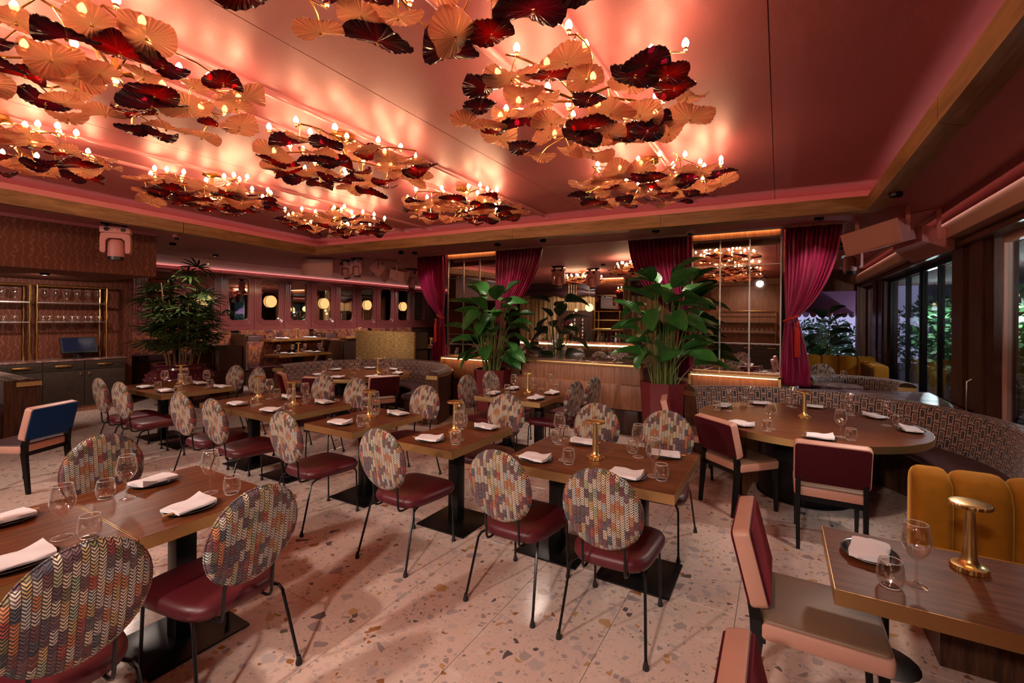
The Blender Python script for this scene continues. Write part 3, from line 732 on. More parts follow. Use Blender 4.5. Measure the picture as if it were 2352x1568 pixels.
def setting(x, y, rz, where, z=.75, j=1, glass=True, tumbler=True, jitter=0.0, swap=False):
    """a place laid for a guest who sits at (x, y) edge and looks along rz (0 = +Y)"""
    SEATS['n'] += 1
    rg = random.Random(SEATS['n'] * 7 + 1); c, s = cos(rz), sin(rz)
    def at(a, b): return (x + a * c - b * s, y + a * s + b * c, z)
    q = at(rg.uniform(-.02, .02), .155)
    dup(PL['plate'], 'black dish, ' + where, 'plate', 'dark side plates laid on the tables', q, rz + rg.uniform(-.2, .2), 'side_plate')
    dup(PL['napkin'], 'folded white napkin, ' + where, 'napkin', 'folded napkins on the plates', (q[0], q[1], z + .010), rz + rg.uniform(-.18, .18), 'napkin')
    dup(PL['sticks'], 'wooden chopsticks, ' + where, 'chopsticks', 'chopsticks tucked under the napkins', (q[0] + s * .035, q[1] - c * .035, z + .009), rz + rg.uniform(-.2, .1), 'chopsticks')
    sd = -1 if swap else 1
    if glass: dup(PL['wine'], 'wine glass, ' + where, 'wine glass', 'wine glasses on the tables', at(sd * (.165 + rg.uniform(-.01, .02)), .28 + rg.uniform(-.02, .03)), rg.uniform(0, 6), 'wine_glass')
    if tumbler: dup(PL['tumbler'], 'water tumbler, ' + where, 'tumbler', 'water tumblers on the tables', at(sd * (.225 + rg.uniform(-.01, .01)), .205 + rg.uniform(-.02, .02)), rg.uniform(0, 6), 'tumbler')
def lamp(x, y, where, z=.75):
    o = dup(PL['lamp'], 'small brass mushroom lamp ' + where, 'table lamp', 'brass table lamps', (x, y, z), random.uniform(0, 3), 'table_lamp')
    return o
def chair(x, y, rz, where, kind=None):
    return dup(OVAL, 'oval knit chair, ' + where, 'chair', 'oval knit dining chairs', (x, y, 0), rz, 'oval_chair')
def padchair(x, y, rz, label, k=None):
    return dup(k or PADR, label, 'chair', 'padded chairs with black legs', (x, y, 0), rz, 'padded_chair')

# ------------------------------------------------------------------ rectangular tables of the main row
YF, YB = 2.72, 3.62
names = 'dining_table'
def row_table(x0, x1, phrase, seats, la=None, back=True, front=True, lampat=None, off_=(0, 0)):
    rect_table(names, 'walnut table with brass edge, ' + phrase, x0, x1, YF, YB, group='brass edged tables in the middle row', off_=off_)
    return
row_table(-1.695, -1.102, 'left half of the pair nearest the open floor', 1, off_=(-.06, .04))
row_table(-1.100, -.507, 'right half of the pair nearest the open floor', 1, off_=(-.02, .02))
row_table(-2.69, -2.10, 'single one second from the open floor', 1)
row_table(-3.84, -3.18, 'single one third from the open floor', 1)
row_table(-5.735, -5.102, 'left half of the pair in mid row', 1)
row_table(-5.100, -4.25, 'right half of the pair in mid row', 1)
row_table(-8.03, -7.36, 'left half of the pair before the palm', 1)
row_table(-7.358, -6.66, 'right half of the pair before the palm', 1)
tn = {'open': 'four seat table nearest the open floor', 'two': 'second table from the open floor', 'three': 'third table from the open floor',
      'mid': 'four seat table in mid row', 'palm': 'four seat table before the potted palm'}
for key, xs, nm in (('open', (-1.43, -.81), ('left', 'right')), ('two', (-2.40,), ('',)), ('three', (-3.49,), ('',)), ('mid', (-5.20, -4.575), ('left', 'right')), ('palm', (-7.20, -6.62), ('left', 'right'))):
    for x, side in zip(xs, nm):
        xb = x + (-.06 if key in ('mid',) else (-.18 if key == 'palm' else 0))
        chair(x, 2.60, R(random.uniform(-3, 3)), ('near %s seat of ' % side).replace('  ', ' ') + tn[key])
        chair(xb - .01, 3.73, pi + R(random.uniform(-3, 3)), ('far %s seat of ' % side).replace('  ', ' ') + tn[key])
        sx = x + (.0 if key != 'palm' else -.25)
        setting(sx - .04, YF, 0, ('near %s place of ' % side).replace('  ', ' ') + tn[key])
        setting(xb + .10, YB, pi, ('far %s place of ' % side).replace('  ', ' ') + tn[key])
lamp(-1.13, 3.13, 'on the four seat table nearest the open floor')
lamp(-2.44, 3.20, 'on the two seat table second from the open floor')
lamp(-3.50, 3.20, 'on the two seat table third from the open floor')
lamp(-4.69, 3.19, 'on the right half of the four seat table in mid row')
lamp(-5.45, 3.24, 'on the left half of the four seat table in mid row')
lamp(-7.62, 3.36, 'on the four seat table before the potted palm')
# near left table (two tops end to end)
rect_table(names, 'walnut table with brass edge at the lower left, far half of the pair', -3.36, -2.46, .926, 1.583, group='brass edged tables at the lower left', axis='y', base=(.235, .24), off_=(.10, .0))
rect_table(names, 'walnut table with brass edge at the lower left, half cut by the photo edge', -3.36, -2.46, .268, .924, group='brass edged tables at the lower left', axis='y', base=(.235, .24), off_=(.1, 0))
for (x, y, rz, w) in ((-2.36, 1.21, pi / 2, 'on the near right side of the lower left table'), (-2.36, .60, pi / 2, 'cut off by the bottom left corner of the photo'), (-3.47, 1.23, -pi / 2, 'on the far side of the lower left table')):
    chair(x, y, rz + R(2), w)
setting(-2.46, 1.20, pi / 2, 'before the near right chair of the lower left table')
setting(-2.46, .60, pi / 2, 'before the corner chair of the lower left table')
setting(-3.36, 1.27, -pi / 2, 'before the far chair of the lower left table')
setting(-3.36, .66, -pi / 2, 'at the photo edge of the lower left table')
# table by the walnut counter
rect_table(names, 'walnut table with brass edge before the walnut counter, left half', -3.39, -2.916, 4.845, 5.76, group='brass edged tables by the counter', base=(.21, .235))
rect_table(names, 'walnut table with brass edge before the walnut counter, right half', -2.914, -2.44, 4.845, 5.76, group='brass edged tables by the counter', base=(.21, .235))
for (x, y, rz, w, pw) in ((-3.37, 5.08, -pi / 2, 'at the near left seat of the table by the walnut counter', 0), (-3.37, 5.66, -pi / 2, 'at the far left seat of the table by the walnut counter', 0),
                     (-2.49, 5.36, pi / 2 - .12, 'at the near right seat of the table by the walnut counter', 0), (-2.47, 5.95, pi / 2 - .10, 'at the far right seat of the table by the walnut counter', 0)):
    chair(x, y, rz, w)
setting(-3.39, 5.06, -pi / 2, 'at the near left place of the table by the walnut counter'); setting(-3.39, 5.56, -pi / 2, 'at the far left place of the table by the walnut counter')
setting(-2.44, 5.06, pi / 2, 'at the near right place of the table by the walnut counter'); setting(-2.44, 5.52, pi / 2, 'at the far right place of the table by the walnut counter')
lamp(-2.89, 5.38, 'on the table by the walnut counter')

# ------------------------------------------------------------------ round tables with horseshoe banquettes
def round_table(label, cx, cy, r, group='large round tables'):
    t = thing('round_table', label, 'table', group, (cx, cy, 0))
    MB().lathe([(.001, .69), (r - .004, .69), (r - .004, .75), (.001, .75)], 72).build('tabletop', M['table_wood'], t)
    MB().lathe([(r - .004, .688), (r, .688), (r, .749), (r - .004, .749)], 72).build('edge_band', M['brass_brushed'], t)
    MB().lathe([(.40, .005), (.40, .69)], 48).build('drum', M['black_metal'], t)
    MB().lathe([(.001, .0), (.42, 0), (.42, .012), (.001, .012)], 48).build('base_plate', M['black_metal'], t)
def banquette(label, cx, cy, Rb, a0, a1, n=56, top=.86, seat_in=.52, name='curved_banquette'):
    t = thing(name, label, 'banquette', None, (cx, cy, 0))
    def sweep(prof, nm, mat, uv=False, closed=True, seams=0):
        mb = MB(); rings = []; L = [0]
        for k in range(1, len(prof)): L.append(L[-1] + sqrt((prof[k][0] - prof[k - 1][0]) ** 2 + (prof[k][1] - prof[k - 1][1]) ** 2))
        for i in range(n + 1):
            a = R(a0 + (a1 - a0) * i / n); rings.append([Vector(((Rb + r) * cos(a), (Rb + r) * sin(a), z)) for r, z in prof])
            if uv:
                for k in range(len(prof)): mb.uv[i * len(prof) + k] = (Rb * R(abs(a1 - a0)) * i / n, L[k])
        mb.loft(rings, closed, (True, True)); return mb.build(nm, M[mat], t)
    sweep([(-.06, .40), (-.03, .55), (-.01, .68), (.0, .76), (.005, .81), (.025, .845), (.065, .862), (.11, .862), (.16, .85), (.20, .82), (.205, .78)], 'backrest', 'banquette_fabric', True, False)
    sweep([(-.05, .36), (.19, .36), (.19, .79), (.02, .79)], 'back_core', 'dark_wood')
    sweep([(-seat_in, .40), (-seat_in - .012, .42), (-seat_in, .445), (-seat_in + .03, .462), (-.06, .462), (-.06, .36), (-seat_in, .36)], 'seat', 'plum_leather')
    sweep([(-seat_in + .05, .0), (.17, .0), (.17, .37), (-seat_in + .05, .37)], 'plinth', 'booth_wood')
    sweep([(.195, .775), (.205, .775), (.205, .80), (.195, .80)], 'trim_strip', 'brass_brushed')
    for a, s in ((a0, -1), (a1, 1)):
        aa = R(a); er = Vector((cos(aa), sin(aa), 0)); et = Vector((-sin(aa), cos(aa), 0)) * (s if a1 > a0 else -s)
        def pt(r, z, d): return er * (Rb + r) + et * d + Vector((0, 0, z))
        pr = [(-.03, .45), (-.01, .68), (.0, .76), (.025, .845), (.065, .862), (.16, .85), (.20, .82), (.205, .45)]
        MB().loft([[pt(r, z, 0) for r, z in pr], [pt(r, z, .012) for r, z in pr]]).build('end_cap', M['booth_wood'], t)
        MB().loft([[pt(r, z, .0) for r, z in ((-.01, .74), (-.01, .80), (.2, .80), (.2, .74))], [pt(r, z, .05) for r, z in ((-.01, .74), (-.01, .80), (.2, .80), (.2, .74))]]).build('end_plate', M['brass_brushed'], t)
    return t
RT = (.22, 5.50); CT = (-6.45, 5.68)
round_table('large round walnut table by the windows, ringed by a patterned banquette', RT[0], RT[1], .98)
banquette('curved geometric patterned banquette by the windows', .20, 5.45, 1.52, -22, 139)
for k, (dx, dy, rz, w) in enumerate(((-.32, 4.83, -R(42), 'red velvet padded chair at the left front of the window round table'), (.345, 4.42, 0, 'red velvet padded chair seen square from behind at the window round table'), (-.88, 5.60, -R(80), 'red velvet padded chair partly hidden beside the maroon planter'))):
    padchair(dx, dy, rz, w)
seat_ang = [(232, 'left of the front chair'), (277, 'before the square on chair'), (-3, 'nearest the window side'), (38, 'second from the window side'), (82, 'at the back centre'), (120, 'at the back left'), (160, 'at the far left')]
for a, w in seat_ang:
    aa = R(a); setting(RT[0] + .98 * cos(aa), RT[1] + .98 * sin(aa), aa + pi / 2, w + ' of the window round table')
lamp(.23, 5.60, 'on the round table by the windows')
round_table('round walnut table in the middle distance, ringed by a patterned banquette', CT[0], CT[1], .86)
banquette('curved geometric patterned banquette in the middle distance', CT[0], CT[1] - .08, 1.48, 8, 198)
for a, w in ((248, 'red velvet padded chair at the left of the distant round table'), (290, 'red velvet padded chair with its back square to us at the distant round table'), (335, 'red velvet padded chair at the right of the distant round table')):
    aa = R(a); padchair(CT[0] + 1.0 * cos(aa), CT[1] + 1.0 * sin(aa), aa + pi / 2, w)
for a, w in ((245, 'front left'), (290, 'front'), (335, 'front right'), (20, 'right'), (75, 'back right'), (125, 'back left'), (180, 'left')):
    aa = R(a); setting(CT[0] + .86 * cos(aa), CT[1] + .86 * sin(aa), aa + pi / 2, 'at the %s of the distant round table' % w)
lamp(-6.13, 5.79, 'on the distant round table')
# stone topped ledges behind the banquettes
def ledge(poly, z, label, mat='marble_top'):
    t = thing('stone_ledge', label, 'ledge'); 
    MB().prism(poly, z - .03, z).build('top', M[mat], t, smooth=False); MB().prism([(x + (0 if True else 0), y) for x, y in poly], 0, z - .031).build('body', M['booth_wood'], t, smooth=False)
arcp = [(.20 + 1.74 * cos(R(a)), 5.45 + 1.74 * sin(R(a))) for a in range(14, 134, 8)]
ledge([(1.755, arcp[0][1] + .06)] + arcp[1:] + [(-.98, 7.12), (.03, 7.13), (.03, 7.42), (.55, 7.75), (1.755, 8.2)], .80, 'dark polished stone ledge behind the window banquette')
arcp = [(CT[0] + 1.70 * cos(R(a)), CT[1] - .08 + 1.70 * sin(R(a))) for a in range(34, 152, 8)]
ledge(arcp + [(-8.0, 7.9), (-5.88, 7.9), (-5.88, 7.22)], .80, 'pale stone ledge behind the distant banquette')

# ------------------------------------------------------------------ near right table and mustard sofa
rect_table(names, 'dark walnut table cut by the right photo edge', .185, 1.55, 2.09, 2.70, axis='x', ped=True, base=(.30, .24), off_=(.05, .02))
padchair(.150, 2.45, -pi / 2, 'red velvet padded chair drawn up to the near right table')
padchair(.19, 1.29, -pi / 2, 'red velvet padded chair cut off by the bottom edge')
setting(.185, 2.45, -pi / 2, 'at the open end of the near right table')
setting(.95, 2.09, 0, 'at the right edge of the photo on the near right table')
lamp(.67, 2.53, 'on the near right table')
def sofa():
    t = thing('mustard_sofa', 'mustard velvet channel back sofa behind the near right table', 'sofa', None, (0, 0, 0))
    def chan(x0, x1, y, nm='channel'):
        rg = []
        prof = [(.10, .02), (.0, .04), (-.035, .30), (-.05, .60), (-.045, .76), (-.02, .835), (.05, .872), (.13, .875), (.19, .85), (.21, .80), (.21, .05)]
        for k in range(11):
            u = k / 10; x = x0 + (x1 - x0) * u; b = (1 - (2 * u - 1) ** 6); rg.append([Vector((x, y + yy + (1 - b) * .035 * (1 if yy < .1 else -1), z - (1 - b) * .03)) for yy, z in prof])
        MB().loft(rg).build(nm, M['mustard_velvet'], t, angle=70)
    xs = [.70, .875, 1.12, 1.40, 1.68, 1.80]
    for a, b in zip(xs[:-1], xs[1:]): chan(a + .002, b - .002, 3.56)
    MB().rbox(.70, 1.78, 3.08, 3.53, .24, .46, .05, .03, 5).build('seat', M['mustard_velvet'], t)
    MB().box(.72, 1.76, 3.12, 3.70, .0, .24).build('plinth', M['booth_wood'], t, smooth=False)
sofa()
so2 = thing('round_stool', 'maroon round stool seat between the sofa and the near right table', 'stool', None, (.48, 3.02, 0))
MB().lathe([(.001, .40), (.17, .40), (.19, .42), (.19, .45), (.17, .475), (.001, .48)], 28).build('seat', M['maroon_leather'], so2)
MB().lathe([(.15, 0), (.02, .03), (.02, .4)], 20).build('stem', M['black_metal'], so2)
# blue chair and banquette at the left photo edge
padchair(-6.62, 1.52, R(120), 'blue velvet padded chair near the left photo edge', PADB)
def straight_banq(label, x0, x1, y0, y1, name='straight_banquette'):
    t = thing(name, label, 'banquette', None, (0, 0, 0))
    prof = [(.0, .42), (-.012, .70), (.0, .80), (.04, .852), (.10, .86), (.18, .84)]
    mb = MB(); rows = []; uvs = []; L = 0; Ls = [0]
    for k in range(1, len(prof)): L += sqrt((prof[k][0] - prof[k - 1][0]) ** 2 + (prof[k][1] - prof[k - 1][1]) ** 2); Ls.append(L)
    for i in range(2):
        x = (x0, x1)[i]; rows.append([Vector((x, y1 - .22 + yy, z)) for yy, z in prof]); uvs.append([((x1 - x0) * i, q) for q in Ls])
    mb.grid(rows, uvs); mb.build('backrest', M['banquette_fabric'], t)
    MB().box(x0, x1, y1 - .20, y1, 0, .83).build('back_core', M['dark_wood'], t, smooth=False)
    MB().rbox(x0, x1 - .02, y0, y1 - .22, .36, .46, .03, .02, 3).build('seat', M['plum_leather'], t)
    MB().box(x0, x1 - .03, y0 + .06, y1 - .2, 0, .36).build('plinth', M['booth_wood'], t, smooth=False)
    MB().box(x1, x1 + .015, y0 + .3, y1, 0, .85).build('end_panel', M['booth_wood'], t, smooth=False)
    MB().box(x1 - .0, x1 + .04, y1 - .24, y1 + .01, .76, .82).build('end_plate', M['brass_brushed'], t, smooth=False)
straight_banq('patterned banquette end at the left photo edge', -10.8, -8.95, 1.55, 2.2)
# ------------------------------------------------------------------ ceiling flower chandeliers
def petal_mesh(seed, mat):
    rg = random.Random(seed); p1, p2, p3 = rg.uniform(0, 6), rg.uniform(0, 6), rg.uniform(0, 6); a2, a3 = rg.uniform(.12, .26), rg.uniform(.05, .12)
    nr, ns = 5, 44; top = []; 
    for i in range(nr + 1):
        f = .06 + .94 * i / nr; rw = []
        for k in range(ns):
            a = 2 * pi * k / ns
            ro = 1 + .12 * cos(2 * a + p1) + .07 * cos(3 * a + p2) + .035 * cos(5 * a + p3)
            z = f * f * (a2 * sin(2 * a + p2) + a3 * sin(3 * a + p3)) + .10 * f * f
            z += .018 * f * (1 if k % 2 else -1) * (1 if i < nr else 1.6)
            rw.append(Vector((f * ro * cos(a), f * ro * sin(a), z)))
        top.append(rw)
    bot = [[p + Vector((0, 0, -.035)) for p in rw] for rw in top]
    mb = MB(); mb.loft(top + bot[::-1], True, (False, False), loop=True)
    return mb.data('petal', M[mat], angle=50, normals=True)
PET = {c: [petal_mesh(s, 'petal_' + c) for s in (1, 2, 3, 4)] for c in ('amber', 'red', 'plum')}
bulb_me = MB().lathe([(.001, 0), (.009, .002), (.016, .012), (.018, .022), (.015, .034), (.008, .046), (.001, .052)], 10).data('bulb', M['bulb'])
def chandelier(label, cx, cy, seed, zc=ZC, rot=0.0, sc=1.0, mixw=(.56, .24, .20), simple=False):
    t = thing('petal_chandelier', label, 'chandelier', 'glass petal ceiling chandeliers', (cx, cy, zc), rot)
    rg = random.Random(seed)
    MB().lathe([(.001, 0), (.085, 0), (.09, -.004), (.09, -.035), (.07, -.045), (.03, -.05), (.016, -.06), (.016, -.16), (.035, -.17), (.04, -.20), (.02, -.215), (.001, -.215)], 24).build('mount', M['gold_arm'], t)
    ex, ey = .72 * sc, .66 * sc; nb = 8; arms = []
    for b in range(nb):
        th = 2 * pi * b / nb + rg.uniform(-.2, .2)
        L = 1 / sqrt((cos(th) / ex) ** 2 + (sin(th) / ey) ** 2) * rg.uniform(.84, .98); curl = rg.uniform(-.45, .45); pts = []
        for k in range(11):
            f = k / 10; a = th + curl * f * f; pts.append(Vector((L * f * cos(a), L * f * sin(a), -.20 + .025 * sin(f * pi) + rg.uniform(-.004, .004) + .02 * f)))
        arms.append((MB().tube(pts, [.009 - .0035 * k / 10 for k in range(11)], 6), pts))
    def scatter(n, dmin, lo):
        out = []; k = 0
        while len(out) < n and k < 6000:
            k += 1; x, y = rg.uniform(-1, 1), rg.uniform(-1, 1); q = x * x + y * y
            if q > 1 or q < lo: continue
            p = Vector((x * ex, y * ey, 0))
            if all((p - o).length > dmin for o in out): out.append(p)
        return out
    def near(p):
        best = None
        for arm, pts in arms:
            for q in pts[1:]:
                d = (Vector((q.x, q.y, 0)) - p).length
                if best is None or d < best[0]: best = (d, arm, q)
        return best[1], best[2]
    for p in scatter(40, .150 * sc, .02):
        arm, a = near(p); r = rg.uniform(.085, .145) * (1.12 - .2 * p.length); z = -.255 - rg.uniform(0, .075); q = Vector((p.x, p.y, z))
        arm.tube([a, a.lerp(q, .7) + Vector((0, 0, .03)), q + Vector((0, 0, .012))], .004, 5); arm.sphere((q.x, q.y, q.z - .014), .008, 8, 6)
        c = rg.random(); kind = 'amber' if c < mixw[0] else ('red' if c < mixw[0] + mixw[1] else 'plum')
        link('petal', rg.choice(PET[kind]), t, loc=q, rot=(rg.uniform(-.22, .22), rg.uniform(-.22, .22), rg.uniform(0, 6.28)), scale=(r, r, r))
    for p in scatter(26, .19 * sc, .03):
        arm, a = near(p); q = a.lerp(Vector((p.x, p.y, a.z)), min(1, .07 / max(.001, (Vector((a.x, a.y, 0)) - p).length))); q.z = a.z - .012
        arm.tube([a, q, q + Vector((0, 0, .016))], .004, 5); arm.lathe([(.011, .014), (.012, .026), (.008, .028)], 8, tuple(q)); link('bulb', bulb_me, t, loc=q + Vector((0, 0, .025)))
    for arm, pts in arms: arm.build('arm', M['gold_arm'], t)
    return t
CH = [(-1.10, 1.10, 'nearest above the camera in the right hand row', 0), (-1.08, 2.64, 'second in the right hand row', 1), (-1.10, 4.48, 'farthest in the right hand row', 2),
      (-3.22, 1.08, 'large in the upper left corner of the photo', 3), (-3.22, 2.65, 'in the middle of the middle row', 4), (-3.24, 4.38, 'farthest in the middle row', 5),
      (-5.30, 1.05, 'nearest in the left row at the photo edge', 6), (-5.32, 2.63, 'second in the left hand row', 7), (-5.36, 4.28, 'farthest in the left hand row', 8),
      (-1.1, -.72, 'added behind the camera in the right hand row', 9), (-3.2, -.72, 'added behind the camera in the middle row', 10), (-5.3, -.72, 'added behind the camera in the left hand row', 11)]  # last row is unseen, added to light the foreground
for x, y, w, k in CH:
    chandelier('gold branched chandelier of ribbed glass petals, ' + w, x, y, 40 + k, rot=0.0 if k % 3 else .12, mixw=(.54, .14, .32) if x > -2 else (.56, .30, .14))
for k, (x, y, w) in enumerate(((-2.55, 9.6, 'seen through the opening above the bar room'), (-4.6, 11.6, 'farther back above the bar room'))):
    chandelier('gold branched chandelier of ribbed glass petals, ' + w, x, y, 70 + k, zc=ZS, sc=.8)

# ------------------------------------------------------------------ curtains
def curtain(label, xf, xe, fixed_right, Y=7.34, n=13, seed=0, ztie=1.80, hem=.87):
    """xe: edge at the column (fixed), xf: free edge over the opening"""
    t = thing('velvet_curtain', label, 'curtain', 'burgundy tied curtains', (0, 0, 0)); rg = random.Random(seed)
    ph = [rg.uniform(-.5, .5) for _ in range(40)]; s = 1 if xf > xe else -1
    nu, nv = 110, 44; rows = []
    tie0, tie1 = xe + s * .05, xe + s * .17
    for j in range(nv + 1):
        v = j / nv; z = 3.03 + (hem - 3.03) * v; rw = []
        for i in range(nu + 1):
            u = i / nu
            if z >= ztie:
                tt = (3.03 - z) / (3.03 - ztie); k = tt ** 1.9
                x0, x1 = xe + (tie0 - xe) * k, xf + (tie1 - xf) * (.18 * tt + .82 * tt ** 2.4)
                amp = .050 * (1 - .62 * k); bulge = -.05 * sin(pi * tt) * u
                x = x0 + (x1 - x0) * u; sag = -.10 * u * sin(pi * tt) * k
            else:
                tt = (ztie - z) / (ztie - hem); k = min(1, tt * 1.3) ** .8
                x0, x1 = tie0 + (xe - s * .015 - tie0) * k, tie1 + s * .16 * k
                amp = .020 + .022 * k; bulge = 0; x = x0 + (x1 - x0) * u; sag = 0
            w_ = 2 * pi * n * u + ph[int(u * n)] * .6 + (.8 * sin(3 * v + u * 5))
            y = Y + amp * (sin(w_) * .8 + .2 * sin(2.3 * w_)) + bulge
            rw.append(Vector((x + .008 * cos(w_), y, z + sag)))
        rows.append(rw)
    cl = MB().grid(rows).build('cloth', M['curtain'], t, angle=80)
    m = cl.modifiers.new('thickness', 'SOLIDIFY'); m.thickness = .004
    xc = (tie0 + tie1) / 2
    pts = [Vector((xc + .085 * cos(a), Y + .062 * sin(a), ztie - .02 + s * .035 * cos(a))) for a in [2 * pi * k / 16 for k in range(17)]]
    MB().tube(pts, .014, 8).build('tie_rope', M['rope_red'], t)
    xt = xc + s * .07
    ts = MB().lathe([(.001, .02), (.018, .0), (.020, -.03), (.012, -.05), (.014, -.06), (.030, -.10), (.034, -.30), (.030, -.46), (.001, -.46)], 14, (xt, Y - .075, ztie - .08))
    ts.build('tassel', M['rope_red'], t)
curtain('burgundy curtain gathered to the right of the opening nearest the booths', -6.60, -5.87, True, seed=1)
curtain('burgundy curtain on the left of the bar opening behind the leafy planter', -3.66, -4.67, False, seed=2, n=15)
curtain('burgundy curtain on the right of the bar opening behind the leafy planter', -2.12, -1.16, True, seed=3, n=15)
curtain('burgundy curtain with a red tassel beside the window end', .70, .03, False, seed=4)

# ------------------------------------------------------------------ walnut counter between the curtains
bc = thing('walnut_counter', 'walnut veneered counter with a brass nosing between two planters', 'counter', None, (0, 0, 0))
MB().rbox(-3.82, -1.74, 6.84, 7.62, .40, 1.02, .06, .004, 5).build('body', M['panel_wood'], bc)
MB().rbox(-3.90, -1.69, 6.74, 7.62, .40, .765, .08, .006, 5).build('shelf_front', M['panel_wood'], bc)
MB().rbox(-3.80, -1.80, 6.86, 7.60, 0, .40, .03, .004, 3).build('plinth', M['dark_wood'], bc)
MB().rbox(-3.825, -1.735, 6.835, 7.62, 1.02, 1.06, .06, .004, 5).build('nosing', M['brass_brushed'], bc)
MB().rbox(-3.81, -1.75, 6.85, 7.61, 1.06, 1.075, .05, .003, 5).build('top', M['marble'], bc)

# ------------------------------------------------------------------ planters with broad leaves
def leaf_mesh(L, W, mat, curl, seed):
    rg = random.Random(seed); rows = []; n, m = 12, 8; ph = rg.uniform(0, 6)
    for i in range(n + 1):
        v = i / n; w_ = W * (sin(pi * min(1, v * .98 + .02)) ** .62) * (1 - .25 * v) + .004; rw = []
        for j in range(m + 1):
            u = 2 * j / m - 1; y = L * v
            z = -curl * L * v * v + abs(u) ** 1.6 * w_ * .42 + .010 * sin(9 * v + ph) * u
            rw.append(Vector((u * w_, y * (1 - .06 * curl), z)))
        rows.append(rw)
    bot = [[p + Vector((0, 0, -.0035)) for p in rw] for rw in rows]
    mb = MB(); mb.grid(rows); mb.grid([rw[::-1] for rw in bot])
    mb.tube([(0, L * v, -curl * L * v * v - .002) for v in (0, .25, .5, .75, .97)], [.006, .005, .004, .003, .0015], 5)
    return mb.data('leaf', M[mat], angle=60)
LEAF = {k: [leaf_mesh(.42, .155, k, c, i) for i, c in enumerate((.12, .28, .48))] for k in ('leaf', 'leaf_dark')}
def broad_plant(label, x, y, z0, n, H, spread, mat, seed, planter=True, r=.33, cat='plant', lean=(0, 0), sc=1.0):
    rg = random.Random(seed)
    if planter:
        p = thing('octagonal_planter', label.replace('broad leaved plant', 'maroon eight sided planter') , 'planter', 'maroon planters', (x, y, 0))
        def oc(rr, zz): return [Vector((rr * cos(R(22.5 + 45 * k)), rr * sin(R(22.5 + 45 * k)), zz)) for k in range(8)]
        MB().loft([oc(r * .80, 0), oc(r, z0), oc(r - .02, z0), oc(r - .03, z0 - .05)], True, (True, False)).build('shell', M['planter'], p, smooth=False)
        MB().loft([oc(r - .028, z0 - .06), oc(r - .03, z0 - .05)]).build('soil', M['soil'], p, smooth=False)
    t = thing('broad_leaf_plant', label, cat, 'broad leaved plants', (x, y, z0 - .05))
    for k in range(n):
        a = 2.399 * k + rg.uniform(-.3, .3); f = ((k + .5) / n); h = H * (.18 + .82 * f) * rg.uniform(.88, 1.05); sp = spread * rg.uniform(.35, 1.0) * (1.1 - .45 * f)
        b = Vector((cos(a), sin(a), 0)) * r * .55 * rg.random(); e = Vector((cos(a) * sp + lean[0] * f, sin(a) * sp + lean[1] * f, h))
        pts = [b, b.lerp(e, .35) + Vector((0, 0, .12 * h)), b.lerp(e, .75) + Vector((0, 0, .10 * h)), e]
        st = MB().tube(pts, [.011, .009, .007, .005], 6).build('leaf_stalk', M['stalk'], t)
        d = Vector((cos(a), sin(a), rg.uniform(-.55, .75) if f < .8 else rg.uniform(.2, 1.4))).normalized()
        q = d.to_track_quat('Y', 'Z').to_euler()
        link('leaf', rg.choice(LEAF[mat]), st, loc=e, rot=(q.x, q.y + rg.uniform(-.5, .5), q.z), scale=rg.uniform(.85, 1.2) * sc)
broad_plant('broad leaved plant right of the walnut counter', -1.40, 6.66, .88, 44, 1.55, .42, 'leaf', 5, lean=(.0, -.05))
broad_plant('broad leaved plant left of the walnut counter', -4.28, 6.66, .88, 44, 1.36, .42, 'leaf', 8, lean=(.05, -.05))
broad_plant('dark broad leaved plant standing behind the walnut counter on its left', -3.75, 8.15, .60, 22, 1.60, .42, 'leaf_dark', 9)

# ------------------------------------------------------------------ lady palm in the studded pot
px, py = -10.30, 4.55
pt = thing('studded_pot', 'glossy maroon studded pot holding the palm', 'pot', None, (px, py, 0))
prof = [(.001, 0), (.34, 0), (.42, .05), (.54, .22), (.60, .42), (.60, .52), (.54, .64), (.44, .70), (.43, .74), (.47, .77), (.47, .80), (.41, .80), (.40, .70)]
MB().lathe(prof, 40).build('body', M['pot_glaze'], pt)
sm = MB().sphere((0, 0, 0), .018, 8, 6).data('stud', M['pot_glaze'])
for j in range(5):
    z = .26 + .085 * j; rr = .545 + .055 * sin((z - .22) / .42 * pi) + .004
    for k in range(44):
        a = 2 * pi * (k + .5 * (j % 2)) / 44
        if sin(a) * .8 - cos(a) * 1.0 > .5: continue
        link('stud', sm, pt, loc=(rr * cos(a), rr * sin(a), z))
MB().lathe([(.001, .70), (.41, .70)], 24).build('soil', M['soil'], pt)
pa = thing('lady_palm', 'tall lady palm with finger like dark leaves left of the mirror wall', 'plant', None, (px, py, .70))
def fan_mesh(seed):
    rg = random.Random(seed); mb = MB()
    nb = 9
    for k in range(nb):
        a = R(-105 + 210 * k / (nb - 1)) + rg.uniform(-.06, .06); L = .40 * rg.uniform(.8, 1.05) * (1 - .2 * abs(k - 4) / 4); w_ = .021
        d = Vector((sin(a), cos(a), 0)); sd = Vector((cos(a), -sin(a), 0)); rows = []
        for i in range(5):
            f = i / 4; c = d * L * f + Vector((0, 0, -.22 * L * f * f)); ww = w_ * (.35 + 1.3 * f * (1 - f) * 2) * (1 if i < 4 else .12)
            rows.append([c - sd * ww + Vector((0, 0, .004)), c, c + sd * ww + Vector((0, 0, .004))])
        mb.grid(rows)
    return mb.data('frond', M['palm_leaf'], angle=60, normals=False)
FAN = [fan_mesh(s) for s in (1, 2, 3)]
rg = random.Random(5)
